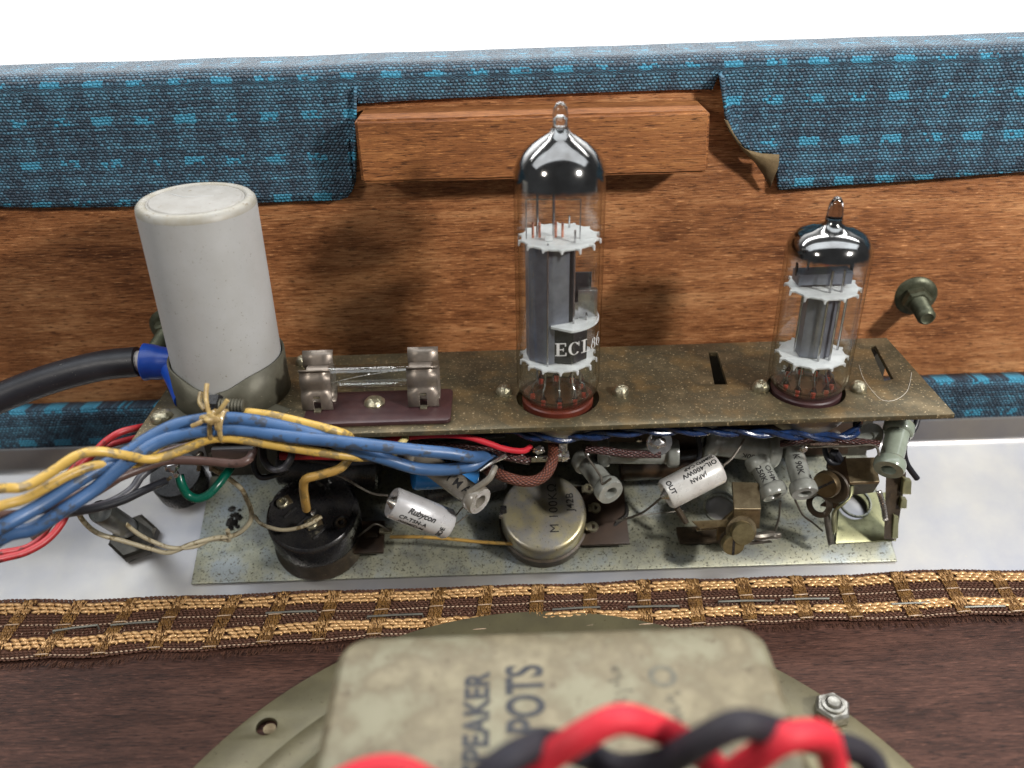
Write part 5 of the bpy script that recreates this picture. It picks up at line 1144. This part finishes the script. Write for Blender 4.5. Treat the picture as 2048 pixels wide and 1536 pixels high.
# ---- socket tags under the tall valve
tg = thing('solder_tag', PY(1120, 905, 16.4), 'bright soldered tags under the tall valve where red and brown wires meet', 'solder tag')
bm = bmesh.new(); blob(bm, PY(1127, 912, 16.2), 0.11, (1.2, 0.8, 1.3), 0.6, 3, 2); blob(bm, PY(1078, 900, 16.3), 0.1, (1.3, 0.8, 0.9), 0.6, 3, 9); blob(bm, PY(1083, 915, 16.35), 0.09, (1.9, 0.6, 0.7), 0.4, 3, 4); obj('solder', bm, SOLDER, tg)
bm = bmesh.new(); box(bm, PY(1088, 918, 16.5), (1.0, 0.06, 0.14), bev=0.015); box(bm, PY(1126, 900, 16.4), (0.2, 0.08, 0.4), bev=0.02); obj('tag_metal', bm, TINNED, tg)
tg2 = thing('solder_tag', PY(1315, 888, 16.5), 'round shiny solder tag at the end of the dark braided sleeve', 'solder tag')
bm = bmesh.new(); blob(bm, PY(1317, 886, 16.45), 0.15, (1.2, 0.9, 0.9), 0.3, 3, 2); lathe(bm, [(0, 0), (0.3, 0), (0.32, 0.03), (0.3, 0.06), (0, 0.06)], frame(PY(1318, 884, 16.6), (0.15, -1, 0.35)), 28); obj('solder', bm, SOLDER, tg2)
tg3 = thing('stripped_wire_end', PY(985, 922, 16.0), 'frayed tinned wire end with a pink sleeve above the brown braid', 'wire end')
bm = bmesh.new(); tube(bm, [PY(1010, 912, 16.2), PY(985, 925, 15.9), PY(960, 942, 15.7)], 0.05, 8, 4, rad=lambda t: 1.2 - 0.8 * t); obj('tinned_strands', bm, TINNED, tg3)
tg4 = thing('solder_tag', PY(1610, 893, 16.6), 'small tinned tag beside the resistor marked K90K', 'solder tag')
bm = bmesh.new(); blob(bm, PY(1607, 897, 16.5), 0.08, (1, 1, 1.3), 0.4, 3, 3); box(bm, PY(1640, 888, 16.9), (0.9, 0.05, 0.2), bev=0.015); obj('solder', bm, TINNED, tg4)
# ================================================================== BRASS BRACKETS (input jacks)
def qbox(bm, a, b, c, d, back):
    """a sheet with front corners a b c d pushed back by vector back"""
    A = [bm.verts.new(p) for p in (a, b, c, d)]; B = [bm.verts.new(p + back) for p in (a, b, c, d)]
    bm.faces.new(A); bm.faces.new(B[::-1])
    for i in range(4): bm.faces.new((A[i], B[i], B[(i + 1) % 4], A[(i + 1) % 4]))
def slotscrew(px, py, Y, r, n, t, slot_ang=0.0, m=BRASS, slot=True, h=0.16):
    p = PY(px, py, Y); n = V(n).normalized(); M = frame(p, n); bm = bmesh.new()
    lathe(bm, [(0.1, -0.2), (r * 0.85, -0.05), (r, 0), (r, h * 0.6), (r * 0.92, h), (0, h)], M, 32); obj('screw_head', bm, m, t, angle=30)
    if slot:
        bm = bmesh.new(); box(bm, V((0, 0, h + 0.001)), (0.06, r * 1.75, 0.012), M @ Matrix.Rotation(slot_ang, 4, 'Z')); obj('screw_slot', bm, BAKBLK, t, angle=0)
def jack(t, pts_top, pts_face, Yt, Yf): pass
JN = V((0, -0.92, 0.40))
b1 = thing('jack_bracket', PS(1470, 1075, 0.1), 'folded brass jack bracket with two stacked screws, the left one of the pair', 'bracket')
a, b, c, d = PY(1464, 963, 16.9), PY(1518, 965, 16.9), PY(1522, 1018, 16.2), PY(1468, 1018, 16.2)
bm = bmesh.new(); qbox(bm, a, b, c, d, V((0, 0.02, -0.09))); obj('top_face', bm, BRASS, b1, angle=0, bev=0.015)
e, f = PY(1519, 1058, 16.3), PY(1466, 1056, 16.3)
bm = bmesh.new(); qbox(bm, d + V((0, 0.01, -0.01)), c + V((0, 0.01, -0.01)), e, f, V((0, 0.1, 0.02))); qbox(bm, PY(1436, 1050, 16.35), PY(1468, 1022, 16.35), PY(1466, 1078, 16.3), PY(1432, 1082, 16.35), V((0, 0.08, 0))); obj('front_face', bm, BRASS, b1, angle=0, bev=0.015)
bm = bmesh.new(); qbox(bm, PY(1384, 1042, 16.5), PY(1456, 1039, 16.3), PY(1470, 1052, 16.2), PY(1400, 1058, 16.4), V((0, 0.05, -0.05))); qbox(bm, PY(1392, 1055, 16.5), PY(1440, 1048, 16.4), PY(1440, 1058, 16.4), PY(1394, 1062, 16.5), V((0, 0.05, -0.05))); obj('contact_blade', bm, BRASS, b1, angle=0, bev=0.01)
bm = bmesh.new(); lathe(bm, [(0.2, 0), (0.37, 0), (0.38, 0.04), (0.37, 0.08), (0.2, 0.08)], frame(PY(1481, 1060, 16.15), JN), 36); obj('upper_washer', bm, BRASS, b1)
bm = bmesh.new(); lathe(bm, [(0.1, 0), (0.31, 0), (0.32, 0.03), (0.31, 0.06), (0.1, 0.06)], frame(PY(1463, 1082, 16.1), JN), 36); obj('lower_washer', bm, GRIMEB, b1)
BR2 = mat('yellowed_brass', (0.30, 0.255, 0.135), (0.17, 0.135, 0.07), 0.33, 0.75, scale=4)
slotscrew(1483, 1064, 16.0, 0.29, (0, -0.75, 0.25), b1, 0, BR2, slot=False)
slotscrew(1464, 1085, 15.95, 0.28, (0, -0.85, 0.15), b1, 0.0, BR2)
bm = bmesh.new(); tube(bm, [PY(1500, 1072, 16.3), PY(1520, 1073, 16.3), PY(1540, 1070, 16.4), PY(1558, 1072, 16.5)], 0.1, 10, 4, rad=lambda t: 0.8 + 0.4 * math.sin(t * 3)); blob(bm, PY(1553, 1070, 16.4), 0.11, (1.4, 0.8, 0.8), 0.3); qbox(bm, PY(1500, 1083, 16.3), PY(1540, 1080, 16.4), PY(1545, 1085, 16.4), PY(1500, 1090, 16.3), V((0, 0.05, -0.03))); obj('soldered_tail', bm, LEAD, b1)
bm = bmesh.new(); lathe(bm, [(0.40, 0.1), (0.42, 0.16), (0.47, 0.16), (0.48, 0.1)], frame(PS(1440, 1018, 0), PN), 32); obj('bushing_ring', bm, ZINC, b1)
bm = bmesh.new(); tube(bm, [PY(1353, 1015, 17.0), PY(1372, 1045, 16.9)], 0.08, 8, smooth=False); obj('blade_stem', bm, GRIMEB, b1); bm = bmesh.new(); box(bm, PS(1400, 1068, 0.18), (1.2, 0.7, 0.1), bev=0.03); obj('lower_blade', bm, GRIMEB, b1)
# right bracket
b2 = thing('jack_bracket', PS(1705, 1075, 0.1), 'larger folded brass jack bracket with a side screw, under the greenish resistor', 'bracket')
a, b, c, d = PY(1690, 916, 17.0), PY(1750, 914, 17.0), PY(1760, 963, 16.3), PY(1699, 965, 16.3)
bm = bmesh.new(); qbox(bm, a, b, c, d, V((0, 0.02, -0.09))); obj('top_face', bm, BRASS, b2, angle=0, bev=0.015)
bm = bmesh.new(); qbox(bm, PY(1654, 930, 17.0), a, d, PY(1662, 1010, 16.6), V((0.05, 0.08, 0))); qbox(bm, d + V((0, 0, -0.01)), PY(1699, 966, 16.3), PY(1672, 1018, 16.6), PY(1640, 1012, 16.7), V((0.05, 0.08, 0))); obj('side_face', bm, mat('dark_brown_brass', (0.10, 0.062, 0.035), (0.06, 0.038, 0.022), 0.4, 0.6, scale=3, bmp=0.3), b2, angle=0, bev=0.015)
bm = bmesh.new(); qbox(bm, PY(1699, 966, 16.4), PY(1759, 965, 16.4), PY(1746, 985, 16.8), PY(1706, 990, 16.8), V((0, 0.08, 0))); obj('inner_fold', bm, GRIMEB, b2, angle=0)
slotscrew(1656, 967, 16.4, 0.33, (-0.75, -0.65, 0.15), b2, -0.9, mat('brown_screw', (0.15, 0.11, 0.06), (0.10, 0.07, 0.035), 0.35, 0.75, scale=3))
bm = bmesh.new(); lathe(bm, [(0.2, 0), (0.40, 0), (0.42, 0.05), (0.40, 0.1), (0.2, 0.1)], frame(PY(1668, 972, 16.55), (-0.75, -0.65, 0.15)), 36); lathe(bm, [(0.2, 0), (0.33, 0), (0.34, 0.05), (0.2, 0.08)], frame(PY(1640, 1008, 16.6), (-0.7, -0.6, 0.3)), 30); obj('washers', bm, GRIMEB, b2)
OLIVE = mat('olive_plated_strip', (0.30, 0.30, 0.16), (0.2, 0.2, 0.11), 0.4, 0.55, scale=3, speck=(0.05, 0.05, 0.03), speck_amt=0.34)
def strip(pts, wd, m, name, t, th=0.05):
    P = crom(pts, 5); bm = bmesh.new(); rows = []
    for i, p in enumerate(P): rows.append([bm.verts.new(p - wd / 2), bm.verts.new(p + wd / 2)])
    for i in range(len(P) - 1): bm.faces.new((rows[i][0], rows[i + 1][0], rows[i + 1][1], rows[i][1]))
    obj(name, bm, m, t, angle=60, solid=th)
strip([PY(1703, 970, 16.5), PY(1702, 990, 16.3), PY(1690, 1005, 16.2), PY(1672, 1018, 16.3), PY(1668, 1035, 16.5), PY(1670, 1065, 16.7)], V((0.12, 0.1, 0.05)), OLIVE, 'curved_contact', b2)
strip([PY(1652, 1022, 16.4), PY(1656, 1050, 16.5), PY(1662, 1088, 16.6)], V((0.14, 0.05, 0.05)), LEAD, 'contact_tongue', b2)
strip([PY(1758, 983, 16.4), PY(1766, 1010, 16.5), PY(1771, 1040, 16.6)], V((0.12, 0.02, 0.03)), TINNED, 'bright_tongue', b2)
bm = bmesh.new(); qbox(bm, PY(1772, 950, 16.9), PY(1812, 950, 17.1), PY(1792, 1080, 17.0), PY(1768, 1078, 16.8), V((0.05, 0.12, 0)));
obj('end_cheek', bm, GRIMEB, b2, angle=0)
for (x0, y0, x1, y1) in ((1808, 958, 1824, 990), (1804, 996, 1815, 1018), (1788, 1030, 1798, 1078)):
    bm = bmesh.new(); qbox(bm, PY(x0, y0, 16.9), PY(x1, y0 + 4, 17.0), PY(x1 - 1, y1, 17.0), PY(x0 - 4, y1, 16.9), V((0, 0.15, 0))); obj('edge_lug', bm, OLIVE, b2, angle=0, bev=0.03)
bm = flat([[ps2(1672, 1086, 0.2), ps2(1792, 1080, 0.2), ps2(1790, 985, 0.2), ps2(1680, 985, 0.2)], circ(*ps2(1705, 1012, 0.2), 0.40)], 0.06, MS @ Matrix.Translation((0, 0, 0.2)), 0.01); obj('jack_plate', bm, OLIVE, b2, angle=30)
bm = bmesh.new(); lathe(bm, [(0.38, 0.2), (0.39, 0.26), (0.43, 0.26), (0.44, 0.2)], frame(PS(1705, 1012, 0), PN), 32); obj('bushing_ring', bm, ZINC, b2)
bm = bmesh.new(); tube(bm, [PY(1660, 935, 17.2), PY(1668, 905, 17.0), PY(1680, 920, 17.0)], 0.1, 8, 4); obj('tape_scrap', bm, WBLK, b2)

# ================================================================== ADDED FILLER PARTS, DARK TO DEEPEN THE SHADE BEFORE THE BACK WEB
ts = thing('terminal_strip', PY(1480, 870, 18.6), 'made-up dark terminal strip with tinned lugs, added to darken the space behind the twisted blue pair', 'terminal strip')
A = PY(1180, 893, 18.7); B = PY(1700, 877, 18.7)
bm = bmesh.new(); box(bm, (A + B) / 2, ((B - A).x, 0.1, 0.95), bev=0.03); obj('strip_board', bm, PHEN, ts)  # added board that covers the upper web in dark
for k in range(8):
    bm = bmesh.new(); box(bm, V((A.x + 0.4 + k * (B.x - A.x - 0.8) / 7, A.y - 0.1, A.z - 0.1 + 0.1 * (k % 2))), (0.14, 0.12, 0.5), bev=0.02); obj('lug', bm, TINNED, ts)
bk = thing('filler_capacitor', PY(1290, 925, 18.2), 'added dark brown waxed capacitor filling the dark space left of the oil capacitor', 'capacitor')  # this and the next capacitor are added dark filler
A = PY(1240, 935, 18.3); B = PY(1410, 925, 18.3)
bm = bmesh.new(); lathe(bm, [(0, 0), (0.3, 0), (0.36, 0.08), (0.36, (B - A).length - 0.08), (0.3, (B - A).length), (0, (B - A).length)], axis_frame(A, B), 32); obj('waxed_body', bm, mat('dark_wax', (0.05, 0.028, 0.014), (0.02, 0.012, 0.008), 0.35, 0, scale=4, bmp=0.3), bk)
bk2 = thing('filler_capacitor', PY(880, 960, 18.3), 'added black waxed capacitor filling the dark space between the blue capacitor and the pot', 'capacitor')
A = PY(850, 985, 18.0); B = PY(1010, 950, 18.3)
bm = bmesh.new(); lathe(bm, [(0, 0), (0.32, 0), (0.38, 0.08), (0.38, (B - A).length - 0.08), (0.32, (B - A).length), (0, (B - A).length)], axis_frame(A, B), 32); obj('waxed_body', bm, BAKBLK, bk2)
wire('bare_wire', [(690, 1090, 17.2), (730, 1062, 17.0), (752, 1048, 16.9), (778, 1060, 16.8)], 0.03, LEAD, 'short bare wire rising from the side tags of the rotary switch')
wire('bare_wire', [(1244, 1036, 17.0), (1290, 1030, 17.2), (1340, 1024, 17.3), (1380, 1022, 17.4)], 0.014, LEAD, 'hair thin bare wire lying behind the left bracket')
wire('black_wire', [(560, 905, 17.6), (660, 925, 17.6), (760, 920, 17.5), (840, 895, 17.4), (920, 880, 17.3), (1010, 868, 17.2)], 0.08, WBLK, 'black wire sagging in the shade behind the blue pair')
wire('black_wire', [(1395, 872, 17.4), (1400, 905, 17.3), (1385, 945, 17.2), (1362, 985, 17.2), (1358, 1015, 17.2)], 0.06, WBLK, 'black wire dropping behind the oil capacitor')
wire('black_wire', [(1655, 868, 17.4), (1650, 900, 17.2), (1662, 925, 17.0), (1690, 930, 16.9)], 0.07, WBLK, 'short black wire arched over the top of the right bracket')
